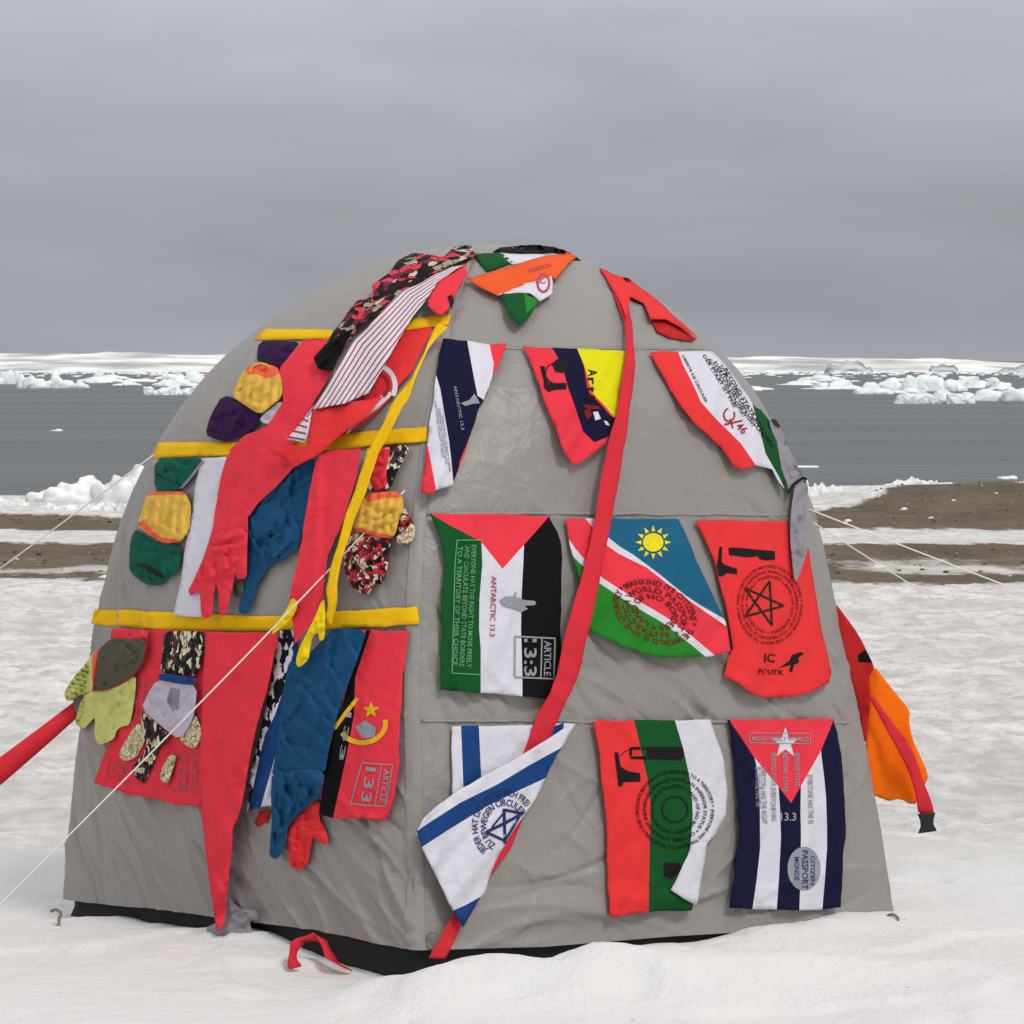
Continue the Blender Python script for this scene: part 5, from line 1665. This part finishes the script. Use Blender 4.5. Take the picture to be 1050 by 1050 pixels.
# brash: broken ice too small and dense to count along the far shore
rb = random.Random(17)
V = []; Fc = []
for k in range(1300):
    px = rb.uniform(-160, 1210); py = 381.4 + abs(rb.gauss(0, 1)) * (1.7 if k % 6 else 5.0)
    p = on_sea(px, py); mp_ = (p.y - CAM.y) / F
    w_ = rb.uniform(2, 13) * mp_; h_ = rb.uniform(.4, 1.7) * mp_ * (1.0 if rb.random() < .85 else 1.8)
    n_ = 7; b0 = len(V); ph = rb.random() * 6
    for lv, (rk, zk) in enumerate(((1.0, -.2), (.92, .55), (.5, 1.0))):
        for q in range(n_):
            a = ph + q * 2 * math.pi / n_
            r_ = w_ / 2 * rk * rb.uniform(.75, 1.2)
            V.append((p.x + r_ * math.cos(a) + (lv == 2) * w_ * .1, p.y + r_ * math.sin(a) * .8, SEA + h_ * zk * rb.uniform(.8, 1.15)))
    for lv in range(2):
        for q in range(n_):
            Fc.append((b0 + lv * n_ + q, b0 + lv * n_ + (q + 1) % n_, b0 + (lv + 1) * n_ + (q + 1) % n_, b0 + (lv + 1) * n_ + q))
    Fc.append(tuple(b0 + 2 * n_ + q for q in range(n_)))
tag(finish('brash_ice', V, Fc, [ICE], smooth=False), 'belt of broken brash ice along the far shore', 'brash ice', kind='stuff')

# near shore ice
def shore(x0, x1, ytop, ybot, dist, label, seed, n, mat=None):
    y = dist
    m_per_px = (y - CAM.y) / F
    rnd = random.Random(seed)
    pcs = []
    W = (x1 - x0) * m_per_px
    for k in range(n):
        f = (k + .5) / n
        px = x0 + (x1 - x0) * f
        top = np.interp(f, [i / (len(ytop) - 1) for i in range(len(ytop))], ytop) + rnd.uniform(-2, 2)
        b = at_depth(px, ybot, y + rnd.uniform(-.25, .25))
        h = (ybot - top) * m_per_px
        pcs.append((tuple(b), (W / n * rnd.uniform(1.7, 2.5), W / n * 1.6, h)))
    o = lumps('shore_ice', pcs, mat or SNOWICE, seed, disp=.10, sub=3, smooth=True)
    return tag(o, label, 'shore ice', 'ice blocks along the shore')


shore(40, 175, (508, 496, 490, 483, 478), 518, 34.0, 'large sloping block of shore ice just left of the tent', 21, 6)
shore(-10, 26, (510, 512), 524, 33.2, 'small rounded block of shore ice at the left picture edge', 22, 3)
shore(42, 152, (517, 519, 516, 517), 526, 32.6, 'row of small crumbled ice lumps under the large shore ice block', 23, 17)
shore(822, 918, (492, 502, 508, 506), 519, 33.6, 'crumbled shore ice right beside the right tent edge', 24, 14)
shore(905, 975, (498, 491, 496), 503, 35.4, 'thin jagged ice rim on top of the gravel bank', 25, 12)
shore(985, 1056, (503, 500, 506), 508, 35.6, 'thin ice rim on the bank at the right picture edge', 26, 11)
shore(-5, 40, (524, 523, 525), 528, 32.2, 'low line of rotten ice at the shore by the left picture edge', 27, 8)

# ------------------------------------------------------------------ sky and light
SUN_EL, SUN_AZ = R(48), R(34)          # sun veiled behind the camera, to the right
w = bpy.data.worlds.new('World')
scene.world = w
w.use_nodes = True
nt = w.node_tree
L = nt.links.new
bg = nt.nodes['Background']
bg.inputs['Strength'].default_value = .1
sky = N(nt, 'ShaderNodeTexSky', sky_type='NISHITA')
sky.sun_disc = False
sky.sun_elevation = SUN_EL
sky.sun_rotation = math.pi + SUN_AZ * -1
tc = N(nt, 'ShaderNodeTexCoord')
sx = N(nt, 'ShaderNodeSeparateXYZ')
L(tc.outputs['Generated'], sx.inputs[0])
# overcast luminance: dull near the horizon, bright overhead
cr = N(nt, 'ShaderNodeValToRGB')
e = cr.color_ramp.elements
e[0].position = 0.0; e[0].color = (.36, .375, .41, 1)
e[1].position = 1.0; e[1].color = (.92, .92, .93, 1)
for p, c in ((.012, (.325, .341, .378)), (.036, (.345, .360, .395)), (.058, (.40, .416, .455)), (.09, (.535, .55, .595)), (.2, (.60, .61, .63)), (.45, (.74, .745, .76)), (.7, (.90, .905, .92))):
    q = e.new(p); q.color = c + (1,)
L(sx.outputs[2], cr.inputs[0])
mp = N(nt, 'ShaderNodeMapping'); mp.inputs['Scale'].default_value = (3.4, 3.4, 13)
L(tc.outputs['Generated'], mp.inputs['Vector'])
n1 = N(nt, 'ShaderNodeTexNoise', i_Scale=2.0, i_Detail=6.0, i_Roughness=.55, i_Distortion=.4)
L(mp.outputs[0], n1.inputs['Vector'])
mr = N(nt, 'ShaderNodeMapRange'); mr.inputs[1].default_value = .3; mr.inputs[2].default_value = .7; mr.inputs[3].default_value = 8.6; mr.inputs[4].default_value = 11.0
L(n1.outputs['Fac'], mr.inputs[0])
mul = N(nt, 'ShaderNodeVectorMath', operation='SCALE')
L(cr.outputs[0], mul.inputs[0]); L(mr.outputs[0], mul.inputs['Scale'])
mx = N(nt, 'ShaderNodeMix', data_type='RGBA')
mx.inputs[0].default_value = .96
L(sky.outputs[0], mx.inputs[6]); L(mul.outputs[0], mx.inputs[7])
L(mx.outputs[2], bg.inputs['Color'])

sl = bpy.data.lights.new('sun', 'SUN')
sl.energy = 1.5
sl.angle = R(14)
sl.color = (1.0, .97, .92)
so = bpy.data.objects.new('sun', sl)
COL.objects.link(so)
sd = Vector((math.cos(SUN_EL) * math.sin(SUN_AZ), -math.cos(SUN_EL) * math.cos(SUN_AZ), math.sin(SUN_EL)))   # towards the sun
so.location = sd * 50
so.rotation_euler = sd.to_track_quat('Z', 'Y').to_euler()

scene.view_settings.view_transform = 'Standard'
scene.view_settings.look = 'None'
scene.view_settings.exposure = 0.0
scene.view_settings.gamma = 1.0
